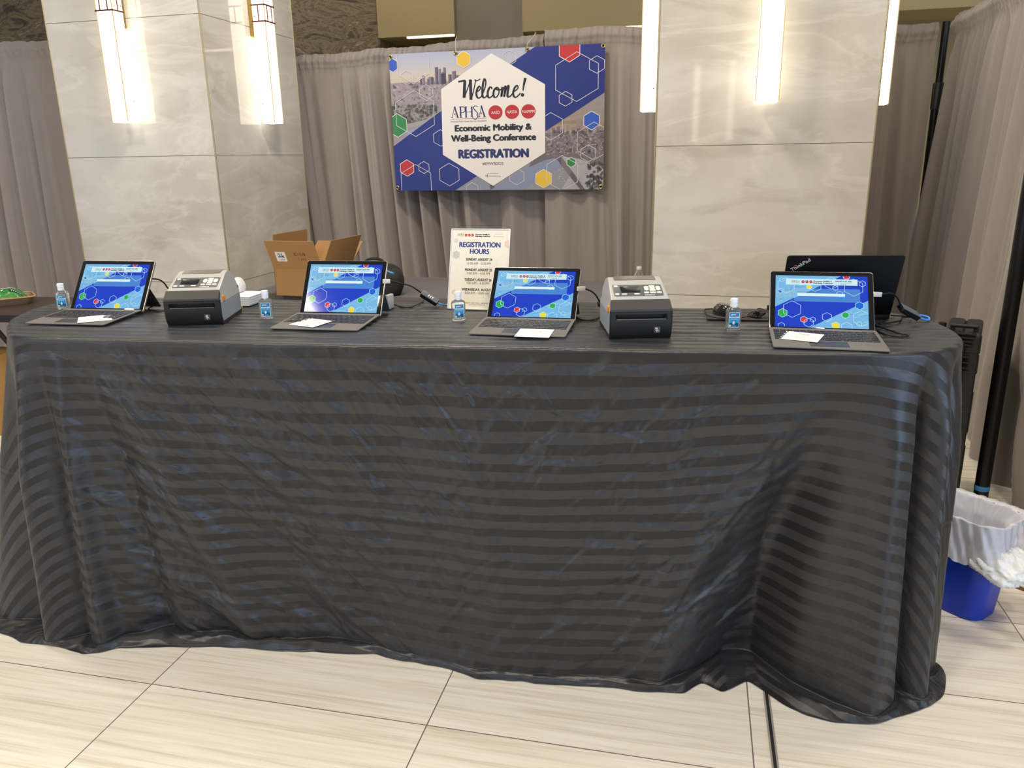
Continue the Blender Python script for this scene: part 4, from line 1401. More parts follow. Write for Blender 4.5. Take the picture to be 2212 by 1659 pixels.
# ------------------------------------------------------------------ hand sanitizer bottles
CAPW = mat('cap_white', '#e9eef2', rough=0.35)
GEL = mat('sanitizer_gel', (0.94, 0.97, 0.98), rough=0.03, trans=0.92, ior=1.36, spec=0.5)
def sanitizer(x, y, yaw, label):
    root = empty('sanitizer_bottle', (x, y, TZ - 0.0005), yaw, label, 'hand sanitizer', 'small sanitizer bottles on the front table')
    mb = MB()
    lev = [(0.88, 0.0), (0.97, 0.003), (1.0, 0.008), (1.0, 0.056), (0.97, 0.060), (0.86, 0.064), (0.6, 0.067), (0.36, 0.069), (0.34, 0.074)]
    V, F = [], []
    n = 32
    for sc, z in lev:
        for i in range(n):
            t = 2 * PI * i / n
            e = 0.45
            cx, cy = math.copysign(abs(math.cos(t)) ** e, math.cos(t)), math.copysign(abs(math.sin(t)) ** e, math.sin(t))
            yy = 0.0115 * cy * (sc if sc > 0.5 else 0.75)
            V.append((0.0225 * cx * sc, yy, z))
    for k in range(len(lev) - 1):
        for i in range(n):
            j = (i + 1) % n
            F.append((k * n + i, k * n + j, (k + 1) * n + j, (k + 1) * n + i))
    F.append(tuple(range(n))[::-1]); F.append(tuple((len(lev) - 1) * n + i for i in range(n)))
    mb.add(V, F)
    mb.build('bottle_body', GEL, root, True, 50)
    mb = MB()
    mb.lathe([(0.0105, 0.0695), (0.0112, 0.070), (0.0112, 0.078), (0.0108, 0.0785), (0.0108, 0.0795), (0.0112, 0.080), (0.0112, 0.0925), (0.0105, 0.095), (0.0, 0.0955)], 24)
    mb.box((-0.0115, 0, 0.089), (0.003, 0.006, 0.003))
    mb.build('flip_cap', CAPW, root, True)
    A = Art(0.031, 0.046, 0.00006)
    A.poly(A_round(0, 0, 0.031, 0.046, 0.002), '#dfe9ee')
    A.up()
    A.rect(0.0012, 0.0325, 0.0298, 0.0448, '#1f86b9')
    A.rect(0.0012, 0.0012, 0.0298, 0.0292, '#2a93c8')
    A.rect(0.0012, 0.0012, 0.0298, 0.0135, '#126c93')
    A.up()
    A.poly([(0.010, 0.0135), (0.0145, 0.0195), (0.019, 0.0135), (0.0145, 0.0078)][::-1], '#e9e4e6')
    A.rect(0.002, 0.003, 0.007, 0.008, '#dde4ea')
    A.up()
    A.text('germ', 0.0055, 0.0195, 0.0370, 0.0050, '#f2f6f8', 0.0002)
    A.text('X', 0.0200, 0.0245, 0.0378, 0.0052, '#d33a55', 0.0003)
    A.text('ORIGINAL', 0.0055, 0.0245, 0.0297, 0.0022, '#8c3352')
    A.text('MOISTURIZING', 0.005, 0.026, 0.0262, 0.0016, '#cfe9f4')
    A.text('HAND SANITIZER', 0.005, 0.026, 0.0232, 0.0018, '#e6f4fa')
    A.text('99.99%', 0.0112, 0.0178, 0.0125, 0.0021, '#c0394f')
    A.text('ETHYL ALCOHOL', 0.010, 0.022, 0.0055, 0.0012, '#cfe4ee')
    A.text('2 FL OZ (59 mL)', 0.010, 0.022, 0.0028, 0.0014, '#e6f0f4')
    A.build('front_label', ink(0.35, 0.4, 'label'), root, frame((-0.0155, -0.0119, 0.0085), (1, 0, 0), (0, 0, 1)))
    return root
def A_round(x0, y0, x1, y1, r, n=4):
    out = []
    for cx, cy, a0 in ((x1 - r, y1 - r, 0), (x0 + r, y1 - r, PI / 2), (x0 + r, y0 + r, PI), (x1 - r, y0 + r, 1.5 * PI)):
        out += [(cx + r * math.cos(a0 + PI / 2 * i / n), cy + r * math.sin(a0 + PI / 2 * i / n)) for i in range(n + 1)]
    return out
sanitizer(-1.655, 2.885, 0.12, 'small clear sanitizer bottle partly behind the left end tablet')
sanitizer(-0.830, 2.639, 0.10, 'small clear sanitizer bottle between the left printer and the second tablet')
sanitizer(-0.172, 2.551, 0.30, 'small clear sanitizer bottle in front of the registration hours sign')
sanitizer(0.673, 2.337, -0.06, 'small clear sanitizer bottle in front of the black computer mouse')

# ------------------------------------------------------------------ registration hours sign in its slanted holder
root = empty('hours_sign', (-0.1212, 2.7158, TZ), -0.2784, 'white registration hours sign in a clear slanted holder', 'sign')
tau = 0.2626
W, Hh = 0.2165, 0.282
Ms = frame((0, 0.004, 0.002), (1, 0, 0), (0, math.sin(tau), math.cos(tau)))
ACR = mat('acrylic_clear', (0.96, 0.97, 0.97), rough=0.04, trans=0.9, ior=1.3)
mb = MB().at(Ms)
mb.rbox((0, Hh / 2, -0.0034), (W, Hh, 0.002), r=0.002, ch=0.0004, n=2)
mb.build('holder_back', ACR, root, True)
mb = MB()
mb.rbox((0, 0.045, 0.0012), (W, 0.085, 0.0024), r=0.003, ch=0.0005, n=3)
mb.build('holder_foot', ACR, root, True)
mb = MB().at(Ms)
mb.rbox((0, Hh - 0.0012, -0.001), (W, 0.0024, 0.006), r=0.0008, ch=0.0004, n=2)
mb.rbox((-W / 2 + 0.0012, Hh / 2, -0.001), (0.0024, Hh, 0.006), r=0.0008, ch=0.0004, n=2)
mb.rbox((W / 2 - 0.0012, Hh / 2, -0.001), (0.0024, Hh, 0.006), r=0.0008, ch=0.0004, n=2)
mb.rbox((0, 0.0012, -0.001), (W, 0.0024, 0.006), r=0.0008, ch=0.0004, n=2)
mb.build('holder_rim', mat('acrylic_edge', '#f2f2ec', rough=0.15), root, True)
A = Art(2160, 2790, 0.00008)
A.rect(0, 0, 2160, 2790, '#f1e9d6')
A.up()
for x, y, R, c in [(187, 2373, 87, '#d3d2cb'), (213, 1883, 150, '#c9c8be'), (2099, 2274, 151, '#edc9bf'), (213, 581, 100, '#efc5ba'), (1495, 473, 76, '#dfdccb'), (700, 300, 110, '#eee4bd')]:
    A.hex(x, y, R, c)
for x, y, R in [(388, 2012, 249), (142, 1410, 183), (1900, 1663, 208), (1753, 2400, 304), (1300, 140, 160)]:
    A.hexline(x, y, R, 9, '#e3dccb')
A.up()
aphsa(A, 217, 2545, 466, 2630, '#2b2f52', None)
A.rect(217, 2530, 466, 2535, '#8f6f6f')
for x in (547, 664, 782): A.disc(x, 2572, 52, '#c5342f', 20)
A.up()
for x, t in ((547, 'AASD'), (664, 'NASTA'), (782, 'NAPIPM')): A.text(t, x - 38, x + 38, 2561, 22, '#f0d9d4')
A.text('Economic Mobility &', 895, 1404, 2575, 48, '#1b191b', 4)
A.text('Well-Being Conference', 873, 1432, 2512, 48, '#1b191b', 4)
A.text('Hosted in partnership by', 1606, 1873, 2603, 20, '#3f3b3b')
A.text('Family Solutions Group', 1640, 1931, 2525, 26, '#6f6a68')
A.stroke([(1562, 2522), (1562, 2556)], 8, '#5f5a58', 1); A.stroke([(1590, 2520), (1590, 2562)], 8, '#5f5a58', 1)
NV = '#2b3f86'
A.text('REGISTRATION', 322, 1816, 2160, 178, NV, 11)
A.text('HOURS', 725, 1418, 1928, 178, NV, 11)
DK = '#262224'
for t, x0, x1, y, b in [('SUNDAY, AUGUST 24', 589, 1547, 1693, 5), ('11:00 AM – 5:30 PM', 632, 1509, 1556, 0), ('MONDAY, AUGUST 25', 576, 1557, 1331, 5), ('7:00 AM – 4:30 PM', 645, 1485, 1211, 0), ('TUESDAY, AUGUST 26', 569, 1559, 988, 5), ('7:00 AM – 4:30 PM', 647, 1483, 872, 0), ('WEDNESDAY, AUGUST 27', 483, 1761, 645, 5), ('8:00 AM – 10:00 AM', 613, 1506, 528, 0)]:
    A.text(t, x0, x1, y, 92 if b else 86, DK, b)
A.text('AUGUST 24-27, 2025  |  #EMWB2025', 600, 1560, 205, 44, '#3a3534')
A.text('Hilton Minneapolis | Minneapolis, MN', 790, 1380, 150, 32, '#5a5552')
for it in range(len(A.items)):
    V, Fx, c, l = A.items[it]
    A.items[it] = ([(x * W / 2160, y * Hh / 2790) for x, y in V], Fx, c, l)
A.build('printed_sheet', ink(0.5, 0.4, 'sheet'), root, Ms @ Matrix.Translation((-W / 2, 0, -0.0022)))

# ------------------------------------------------------------------ black laptop, seen from the back of its lid
root = empty('laptop', (1.025, 2.455, TZ + 0.001), -0.10, 'black laptop with its lid back turned to the viewer, behind the right end tablet', 'laptop')
LAP = mat('laptop_black', (0.004, 0.004, 0.005), rough=0.5, spec=0.15)
LW, LH, lt = 0.345, 0.208, 0.335
Ml = frame((0, 0, 0.012), (1, 0, 0), (0, -math.sin(lt), math.cos(lt)))
mb = MB().at(Ml)
mb.rbox((0, LH / 2, -0.003), (LW, LH, 0.007), r=0.008, ch=0.0015, n=4)
lidp = mb.build('lid', LAP, root, True)
A = Art(0.2, 0.2, 0.00005)
A.text('ThinkPad', 0, 0.062, 0, 0.0125, '#b9b8b4', 0.0003)
A.disc(0.0172, 0.0135, 0.0021, '#d2281f', 12)
A.build('lid_lettering', ink(0.3, 0.5, 'lid'), lidp, Ml @ Matrix.Translation((-LW / 2 + 0.020, LH - 0.052, 0.0008)) @ Matrix.Rotation(0.62, 4, 'Z'))
mb = MB()
mb.rbox((0, 0.082, 0.0085), (LW, 0.170, 0.015), r=0.008, ch=0.002, n=4)
mb.build('base', LAP, root, True)
mb = MB()
mb.tube([(-0.12, -0.001, 0.013), (0.12, -0.001, 0.013)], 0.005, 10)
mb.build('hinge', mat('hinge_gray', '#3b3b3d', rough=0.4, metal=0.6), root, True)

# ------------------------------------------------------------------ mouse, pad
mb = MB()
mb.rbox((0, 0, 0.0012), (0.235, 0.190, 0.0024), r=0.008, ch=0.0006, n=4)
o = mb.build('mouse_pad', mat('pad_black', '#3b3736', rough=0.8), None, True)
o.location = (0.765, 2.555, TZ + 0.0006)
o.rotation_euler = (0, 0, -0.20)
tag(o, 'flat dark mouse pad lying by the column on the black table', 'mouse pad')
root = empty('computer_mouse', (0.705, 2.552, TZ + 0.0034), 0.35, 'glossy black computer mouse on the dark pad', 'mouse')
MSE = mat('mouse_black', (0.012, 0.012, 0.013), rough=0.12, coat=0.5)
def dome(mb, a, b, h, n=26, m=10, y_bias=0.12, mi=None, e=0.8):
    V, F = [], []
    for k in range(m + 1):
        t = k / m * PI / 2
        r, z = math.cos(t) ** 0.6 if k < m else 0.0, h * math.sin(t) ** e
        for i in range(n):
            th = 2 * PI * i / n
            V.append((a * r * math.cos(th), b * r * math.sin(th) - y_bias * b * math.sin(t), z))
    for k in range(m):
        for i in range(n):
            j = (i + 1) % n
            F.append((k * n + i, k * n + j, (k + 1) * n + j, (k + 1) * n + i))
    F.append(tuple(range(n))[::-1])
    mb.add(V, F, mi)
mb = MB(); dome(mb, 0.031, 0.054, 0.036); mb.build('shell', MSE, root, True, 60)
mb = MB()
mb.lathe([(0.001, -0.003), (0.009, -0.003), (0.010, 0.0), (0.009, 0.003), (0.001, 0.003)], 16, (0, 0.026, 0.026), R=Matrix.Rotation(PI / 2, 3, 'Y'))
mb.build('scroll_wheel', mat('wheel_gray', '#77716c', rough=0.4), root, True)
mb = MB()
mb.box((0, 0.03, 0.004), (0.001, 0.04, 0.001))
BLKC = mat('cable_black', '#151516', rough=0.45)
def cable(pts, r, label, cat='cable', m=None, name='cable', group=None):
    mb = MB()
    mb.tube(pts, r, 8, smooth=6)
    o = mb.build(name, m or BLKC, None, True, 80)
    return tag(o, label, cat, group)
cable([(0.72, 2.600, 1.079), (0.715, 2.625, 1.079), (0.65, 2.60, 1.080), (0.645, 2.50, 1.078), (0.69, 2.468, 1.0765), (0.735, 2.475, 1.0765), (0.770, 2.487, 1.080)], 0.0018, 'thin black mouse cable curling over the pad to its tied bundle')
rr = random.Random(9)
mb = MB()
for k in range(6):
    a0 = k * 0.5
    mb.tube([(0.022 * math.cos(t + a0) * (0.7 + 0.1 * k), 0.010 * math.sin(t) + 0.002 * (k - 3), 0.012 + 0.010 * math.sin(t * 1.0 + k) * (0.6 + 0.08 * k)) for t in np.linspace(0, 2 * PI, 9)], 0.0018, 6, smooth=3)
mb.rbox((0, 0, 0.013), (0.006, 0.020, 0.022), r=0.002, ch=0.001, n=2)
o = mb.build('cable_bundle', BLKC, None, True, 80)
o.location = (0.792, 2.490, TZ + 0.0018)
tag(o, 'tangled tied bundle of thin black cable beside the sanitizer near the mouse', 'cable')
cable([(0.795, 2.50, 1.086), (0.806, 2.53, 1.094), (0.822, 2.52, 1.094), (0.834, 2.48, 1.086), (0.840, 2.43, 1.077), (0.850, 2.40, 1.0735)], 0.0018, 'thin black cable arching from the tied bundle to the right end tablet')

# ------------------------------------------------------------------ power plugs, network adapters and their leads
PLUGW = mat('plug_gray', '#d9d4cc', rough=0.4)
ADP = mat('adapter_black', '#17171a', rough=0.4)
ADPT = mat('adapter_top', '#5b6068', rough=0.45)
NETB = mat('net_cable_blue', '#3f8fd6', rough=0.45)
SLOT = mat('slot_white', '#e8e4dc', rough=0.4)
def adapter(p0, p1, label, plug, lead, ports=True, w=0.026, h=0.016, roll=0.0):
    """a small box on a lead: plug, lead and box are one thing"""
    p0, p1 = Vector(p0), Vector(p1)
    ex = (p1 - p0).normalized()
    ey = Vector((0, 0, 1)).cross(ex).normalized()
    ey = Matrix.Rotation(roll, 3, ex) @ ey
    L = (p1 - p0).length
    root = empty('network_adapter', (p0.x, p0.y, TZ), 0, label, 'network adapter', 'network adapters behind the tablets')
    T = Matrix.Translation((-p0.x, -p0.y, -TZ))
    M = T @ frame((p0 + p1) / 2, ex, ey)
    mb = MB().at(M)
    mb.rbox((0, 0, 0), (L, w, h), r=0.003, ch=0.001, n=3)
    bx = mb.build('adapter_box', ADP, root, True)
    mb = MB().at(M)
    mb.rbox((0, 0, h / 2), (L - 0.002, w - 0.002, 0.001), r=0.002, ch=0.0003, n=3)
    mb.build('top_plate', ADPT, bx, True)
    if ports:
        for k in range(3):
            mb = MB().at(M)
            mb.box((-0.006 + k * 0.008, 0, h / 2 + 0.0006), (0.003, 0.010, 0.0006))
            mb.build('port', SLOT, bx)
    mb = MB().at(T)
    mb.tube([Vector(q) for q in lead] + [p0], 0.0026, 8, smooth=6)
    mb.build('lead', BLKC, root, True, 80)
    a, b = Vector(plug), Vector(lead[0])
    mb = MB().at(T @ frame((a + b) / 2, b - a, Vector((0, 0, 1)).cross(b - a)))
    mb.rbox((0, 0, 0), ((b - a).length, 0.008, 0.014), r=0.002, ch=0.0006, n=3)
    mb.build('plug', PLUGW, root, True)
    return root
adapter((-0.319, 2.802, 1.120), (-0.262, 2.792, 1.0845), 'black three-port network adapter at the end of a blue cable, left of the hours sign', (-0.432, 2.655, 1.186), [(-0.408, 2.664, 1.185), (-0.379, 2.70, 1.172), (-0.352, 2.74, 1.157), (-0.337, 2.78, 1.139)], roll=0.5)
adapter((0.302, 2.627, 1.106), (0.330, 2.660, 1.083), 'small black network adapter between the third tablet and the right printer', (0.216, 2.522, 1.171), [(0.242, 2.536, 1.169), (0.267, 2.57, 1.154), (0.286, 2.60, 1.134)], roll=-0.6, w=0.024)
adapter((1.193, 2.372, 1.121), (1.262, 2.398, 1.087), 'gray network adapter with a looped blue cable at the right end of the table', (1.068, 2.296, 1.177), [(1.101, 2.312, 1.173), (1.138, 2.33, 1.173), (1.166, 2.35, 1.159), (1.186, 2.366, 1.137)], ports=False, roll=0.6, w=0.030)
cable([(-0.262, 2.792, 1.0855), (-0.245, 2.790, 1.079), (-0.232, 2.805, 1.0735), (-0.18, 2.85, 1.0733), (-0.05, 2.87, 1.0733), (0.1, 2.88, 1.0733)], 0.0030, 'blue network cable running from the adapter behind the hours sign', m=NETB)
cable([(0.331, 2.661, 1.084), (0.345, 2.69, 1.088), (0.365, 2.73, 1.082), (0.40, 2.77, 1.0735), (0.46, 2.80, 1.0733)], 0.0030, 'blue network cable running behind the right printer', m=NETB)
cable([(1.262, 2.398, 1.087), (1.280, 2.395, 1.079), (1.300, 2.400, 1.075), (1.306, 2.412, 1.080), (1.292, 2.416, 1.085), (1.270, 2.408, 1.089)], 0.0032, 'short blue cable looped at the right end of the table', m=NETB)
cable([(-1.273, 2.797, 1.188), (-1.260, 2.82, 1.181), (-1.252, 2.84, 1.165), (-1.250, 2.87, 1.138), (-1.22, 2.92, 1.095), (-1.15, 2.96, 1.0733)], 0.0026, 'black charging cable curving from the left end tablet behind the left printer')
cable([(-1.33, 2.90, 1.0733), (-1.318, 2.83, 1.0733), (-1.275, 2.79, 1.0733), (-1.235, 2.79, 1.0733), (-1.18, 2.83, 1.0733)], 0.0026, 'black cable lying under the stand of the left end tablet')
cable([(-0.46, 2.74, 1.0733), (-0.43, 2.83, 1.0745), (-0.40, 2.80, 1.0733), (-0.366, 2.775, 1.0733), (-0.345, 2.82, 1.0733), (-0.325, 2.90, 1.0733), (-0.33, 2.97, 1.0733)], 0.0024, 'black cable snaking on the cloth right of the second tablet')
cable([(0.215, 2.56, 1.0733), (0.226, 2.505, 1.0733), (0.262, 2.497, 1.0733), (0.300, 2.56, 1.0733), (0.345, 2.66, 1.0733), (0.40, 2.72, 1.0733)], 0.0026, 'black cable lying between the third tablet and the right printer')
cable([(1.09, 2.37, 1.077), (1.113, 2.30, 1.0733), (1.122, 2.245, 1.0733), (1.138, 2.207, 1.0733), (1.132, 2.190, 1.0733), (1.105, 2.187, 1.0733), (1.082, 2.22, 1.0733), (1.075, 2.30, 1.0733), (1.07, 2.36, 1.0733)], 0.0026, 'black charging cable looped on the cloth right of the right end tablet')
cable([(1.215, 2.47, 1.078), (1.222, 2.44, 1.082), (1.240, 2.422, 1.084), (1.262, 2.44, 1.078), (1.24, 2.45, 1.0733), (1.208, 2.40, 1.0733), (1.13, 2.36, 1.0733)], 0.0026, 'black cables crossing behind the black laptop at the right end of the table')
mb = MB()
mb.rbox((0, 0, 0.025), (0.016, 0.045, 0.05), r=0.004, ch=0.002, n=3)
o = mb.build('power_adapter', mat('adapter_pale', '#bdbdb8', rough=0.4), None, True)
o.location = (-0.432, 2.775, TZ + 0.001)
o.rotation_euler = (0, 0, -0.3)
tag(o, 'pale power adapter block standing behind the right edge of the second tablet', 'power adapter')

# ------------------------------------------------------------------ back table with its dark cloth
CLOTH2 = mat('cloth_dark_gray', '#46423f', rough=0.75, sheen=0.25, noise=0.08, nscale=10)
bu0, bu1, bv0, bv1, bz = -2.95, -0.52, 4.52, 5.36, 0.76
root = None
n, m = 260, 60
per = []
r = 0.02
base = [(bu0, bv0), (bu1, bv0), (bu1, bv1), (bu0, bv1)]
pp = []
for i in range(4):
    a, b = Vector(base[i]), Vector(base[(i + 1) % 4])
    k = int((b - a).length / 0.02)
    for j in range(k):
        pp.append(a.lerp(b, j / k))
pp = np.array([tuple(p) for p in pp])
cen = np.array([(bu0 + bu1) / 2, (bv0 + bv1) / 2])
rowsP = []
for q in np.linspace(0, 1, 30):
    P = cen * 1.0 + (pp - cen) * q
    zz = bz - 0.0015 * np.abs(fbm(P[:, 0] * 6, P[:, 1] * 9, 5, 3)) * (q < 1)
    rowsP.append(np.stack([P[:, 0], P[:, 1], zz], -1))
nr = np.zeros_like(pp)
nr[:, 0] = np.where(np.isclose(pp[:, 0], bu0), -1, np.where(np.isclose(pp[:, 0], bu1), 1, 0))
nr[:, 1] = np.where(np.isclose(pp[:, 1], bv0), -1, np.where(np.isclose(pp[:, 1], bv1), 1, 0))
arcs = np.arange(len(pp)) * 0.02
for t in np.linspace(0, 1, 24)[1:]:
    off = 0.008 + t * (0.015 + 0.025 * np.sin(arcs * 14 + 1.5 * np.sin(arcs * 3)))
    off = np.maximum(off, 0.004)
    P = pp + nr * off[:, None]
    rowsP.append(np.stack([P[:, 0], P[:, 1], np.full(len(pp), bz - 0.006 - t * (bz - 0.02))], -1))
Pb = np.array(rowsP)
X = Pb[..., 0] * math.cos(AC) + Pb[..., 1] * math.sin(AC)
Y = -Pb[..., 0] * math.sin(AC) + Pb[..., 1] * math.cos(AC)
o = grid_obj('tablecloth', np.stack([X, Y, Pb[..., 2]], -1), CLOTH2, None, True)
tag(o, 'plain dark gray cloth on the lower back table under the cardboard box', 'tablecloth')

# ------------------------------------------------------------------ open cardboard box
CARD = mat('cardboard', '#9a7448', rough=0.85, noise=0.05, nscale=40)
CARDI = mat('cardboard_inside', '#ad8557', rough=0.85, noise=0.05, nscale=40)
cth = 0.30
root = empty('cardboard_box', (-1.165, 4.885, bz + 0.001), 0.0, 'open brown cardboard box with handwriting on its flap, behind the second tablet', 'box')
dL = Vector((-math.cos(cth), math.sin(cth), 0))
dR = Vector((math.sin(cth), math.cos(cth), 0))
bl, br, bhh, tk = 0.345, 0.40, 0.172, 0.004
C0, C1, C2, C3 = Vector((0, 0, 0)), dL * bl, dL * bl + dR * br, dR * br
def slab(a, b, nrm, z0, z1, t=tk):
    mb = MB()
    d = (b - a)
    c = (a + b) / 2 - nrm * t / 2
    mb.at(frame(c + Vector((0, 0, (z0 + z1) / 2)), d, (0, 0, 1)))
    mb.box((0, 0, 0), (d.length, z1 - z0, t))
    return mb
body = MB()
up = Vector((0, 0, 1))
for a, b in ((C0, C1), (C1, C2), (C2, C3), (C3, C0)):
    nr_ = (b - a).normalized().cross(up) * -1
    cc = (C0 + C2) / 2
    if nr_.dot((a + b) / 2 - cc) < 0: nr_ = -nr_
    s_ = slab(a, b, nr_, 0, bhh)
    body.add(s_.v, s_.f)
Mbx = frame((C0 + C2) / 2 + Vector((0, 0, 0.002)), dL, dR)
body.at(Mbx); body.box((0, 0, 0), (bl, br, tk))
body.build('body', CARD, root)
def flap(a, b, h, tilt, skew, name='flap'):
    """a hinged flap: rises from edge a-b, tilting outwards"""
    cc = (C0 + C2) / 2
    d = (b - a).normalized()
    nr_ = d.cross(up)
    if nr_.dot((a + b) / 2 - cc) < 0: nr_ = -nr_
    rise = (up * math.cos(tilt) + nr_ * math.sin(tilt)).normalized()
    mb = MB()
    z = Vector((0, 0, bhh))
    no = d.cross(rise).normalized()
    if no.dot(nr_) < 0: no = -no
    P = [a + z, b + z, b + z + rise * h + d * skew, a + z + rise * h + d * skew]
    V = P + [p - no * tk for p in P]
    F = [(0, 1, 2, 3), (7, 6, 5, 4), (0, 4, 5, 1), (1, 5, 6, 2), (2, 6, 7, 3), (3, 7, 4, 0)]
    if (P[1] - P[0]).cross(P[2] - P[1]).dot(no) < 0: F = [f[::-1] for f in F]
    mb.add(V, F)
    o = mb.build(name, CARD, root)
    return o, frame(a + z, d, rise), no
fl1, Mf, no = flap(C1, C0, 0.198, 0.42, 0.0)
# writing and stamp on the near flap
if Mf.col[2].xyz.dot(no) < 0:
    pass
A = Art(bl, 0.198, 0.0003)
ST_ = '#d9d6d4'
sx, sy, sw_, sh_ = 0.050, 0.055, 0.070, 0.066
A.rect(sx, sy, sx + sw_, sy + sh_, ST_)
for k in range(10):
    for yy in (sy, sy + sh_): A.disc(sx + 0.0035 + k * 0.007, yy, 0.0025, ST_, 8)
    for xx in (sx, sx + sw_): A.disc(xx, sy + 0.0033 + k * 0.0066, 0.0025, ST_, 8)
A.up()
A.text('M A', sx + 0.018, sx + 0.050, sy + 0.044, 0.014, '#1a1718', 0.0006)
A.text('HYPE', sx + 0.016, sx + 0.058, sy + 0.026, 0.016, '#1a1718', 0.0010)
A.text('UNDIES', sx + 0.022, sx + 0.056, sy + 0.009, 0.008, '#1a1718')
K_ = '#231a14'
for P in [[(.185, .118), (.185, .098)], [(.185, .118), (.198, .118)], [(.185, .108), (.195, .108)], [(.185, .098), (.198, .098)], [(.204, .098), (.206, .118), (.213, .104), (.220, .118), (.222, .098)], [(.229, .118), (.232, .098), (.238, .110), (.243, .098), (.247, .118)], [(.253, .098), (.253, .118), (.262, .114), (.254, .108), (.264, .103), (.253, .098)],
          [(.205, .082), (.206, .066)], [(.222, .072), (.226, .078), (.231, .072), (.226, .067), (.222, .072)], [(.238, .078), (.238, .067)], [(.252, .083), (.253, .066)]]:
    A.stroke(P, 0.0022, K_, 1)
A.build('flap_lettering', ink(0.8, 0.1, 'card'), fl1, Mf @ Matrix.Translation((0, 0, 0.0006)))
flap(C3, C0, 0.190, 0.36, -0.02)
flap(C2, C3, 0.20, 0.95, 0.0)
flap(C2, C1, 0.215, -0.12, 0.015)

# ------------------------------------------------------------------ backpack
root = empty('backpack', (-0.85, 5.02, bz), 0.1, 'black backpack lying on the back table beside the cardboard box', 'bag')
PACK = mat('backpack_nylon', '#1b1a1c', rough=0.7, bump=0.3, bscale=60)
def blob(sx, sy, sz, c, seed, amp=0.12, e=0.75, nu=40, nv=24, flat=True):
    th = np.linspace(0, 2 * PI, nu, endpoint=False)
    ph = np.linspace(-PI / 2, PI / 2, nv)
    T, Ph = np.meshgrid(th, ph)
    f = lambda v: np.sign(v) * np.abs(v) ** e
    x, y, z = f(np.cos(Ph)) * f(np.cos(T)), f(np.cos(Ph)) * f(np.sin(T)), f(np.sin(Ph))
    k = 1 + amp * fbm(x * 1.7 + z + 5, y * 1.7 - z * .7 + 3, seed, 3)
    P = np.stack([x * sx * k + c[0], y * sy * k + c[1], z * sz * k + c[2]], -1)
    if flat: P[..., 2] = np.maximum(P[..., 2], 0.001)
    return P
grid_obj('main_pocket', blob(0.155, 0.12, 0.105, (0, 0, 0.085), 4), PACK, root, True)
grid_obj('front_pocket', blob(0.085, 0.08, 0.09, (0.085, -0.085, 0.075), 8), PACK, root, True)
mb = MB()
mb.tube([(-0.10, -0.05, 0.165), (-0.05, -0.06, 0.222), (0.03, -0.06, 0.222), (0.08, -0.05, 0.165)], 0.008, 8)
mb.build('carry_handle', PACK, root, True)
mb = MB()
mb.tube([(0.07, -0.13, 0.158), (0.10, -0.15, 0.148), (0.115, -0.14, 0.140)], 0.006, 8)
mb.build('blue_zip_pull', NETB, root, True)

# ------------------------------------------------------------------ water bottle
root = empty('water_bottle', (0.752, 4.585, bz), 0.0, 'clear plastic water bottle standing behind the right printer', 'bottle')
PETM = mat('bottle_clear', (0.97, 0.97, 0.96), rough=0.05, trans=0.95, ior=1.12, alpha=1.0)
mb = MB()
mb.lathe([(0.026, 0.0), (0.031, 0.004), (0.032, 0.02), (0.031, 0.05), (0.032, 0.07), (0.031, 0.09), (0.032, 0.11), (0.032, 0.13), (0.028, 0.15), (0.020, 0.166), (0.0135, 0.176), (0.0125, 0.185)], 28)
mb.build('bottle_body', PETM, root, True, 60)
mb = MB()
mb.lathe([(0.0148, 0.184), (0.0150, 0.186), (0.0150, 0.200), (0.0140, 0.2015), (0.0, 0.2018)], 24)
mb.build('bottle_cap', mat('cap_translucent', '#c9c6c0', rough=0.25), root, True)

# ------------------------------------------------------------------ brown side table at far left with a snack basket
BROWN = mat('table_brown', '#3f322c', rough=0.45, noise=0.1, nscale=4)
BTZ = 0.76
root = empty('side_table', (-3.40, 4.87, 0), -0.16, 'dark brown folding side table behind the left end of the front table', 'table')
mb = MB()
mb.rbox((0, 0, BTZ - 0.006), (1.5, 0.56, 0.012), r=0.01, ch=0.003, n=3)
mb.build('table_top', BROWN, root, True)
BLKM = mat('table_black', '#0f0e0f', rough=0.5)
mb = MB()
mb.rbox((0, 0, BTZ - 0.034), (1.47, 0.53, 0.044), r=0.01, ch=0.003, n=3)
mb.build('apron', BLKM, root, True)
for sx in (-0.52, 0.36):
    for a, b in ((-0.24, 0.24), (0.24, -0.24)):
        mb = MB()
        mb.tube([(sx, a, BTZ - 0.05), (sx, b, 0.015)], 0.015, 10)
        mb.build('leg', BLKM, root, True)
root = empty('snack_basket', (-3.15, 4.86, BTZ), 0.62, 'shallow woven basket on the brown side table at far left', 'basket')
WICK = mat('wicker', '#8a7a60', rough=0.8, noise=0.3, nscale=120, bump=0.8, bscale=150)
WICKR = mat('wicker_rim', '#b48f5c', rough=0.75, noise=0.2, nscale=100, bump=0.5, bscale=150)
def rr_ring(a, b, r, n=8):
    return A_round(-a / 2, -b / 2, a / 2, b / 2, r, n)
mb = MB()
levels = [(0.27, 0.20, 0.0), (0.30, 0.225, 0.02), (0.325, 0.25, 0.042), (0.318, 0.243, 0.043), (0.29, 0.215, 0.02), (0.262, 0.192, 0.004)]
V, F = [], []
for a, b, z in levels:
    V += [(x, y, z) for x, y in rr_ring(a, b, 0.04)]
N = len(rr_ring(1, 1, .1))
for k in range(len(levels) - 1):
    for i in range(N):
        j = (i + 1) % N
        F.append((k * N + i, k * N + j, (k + 1) * N + j, (k + 1) * N + i))
F.append(tuple(range(N))[::-1]); F.append(tuple((len(levels) - 1) * N + i for i in range(N)))
mb.add(V, F)
mb.build('woven_tray', WICK, root, True)
mb = MB()
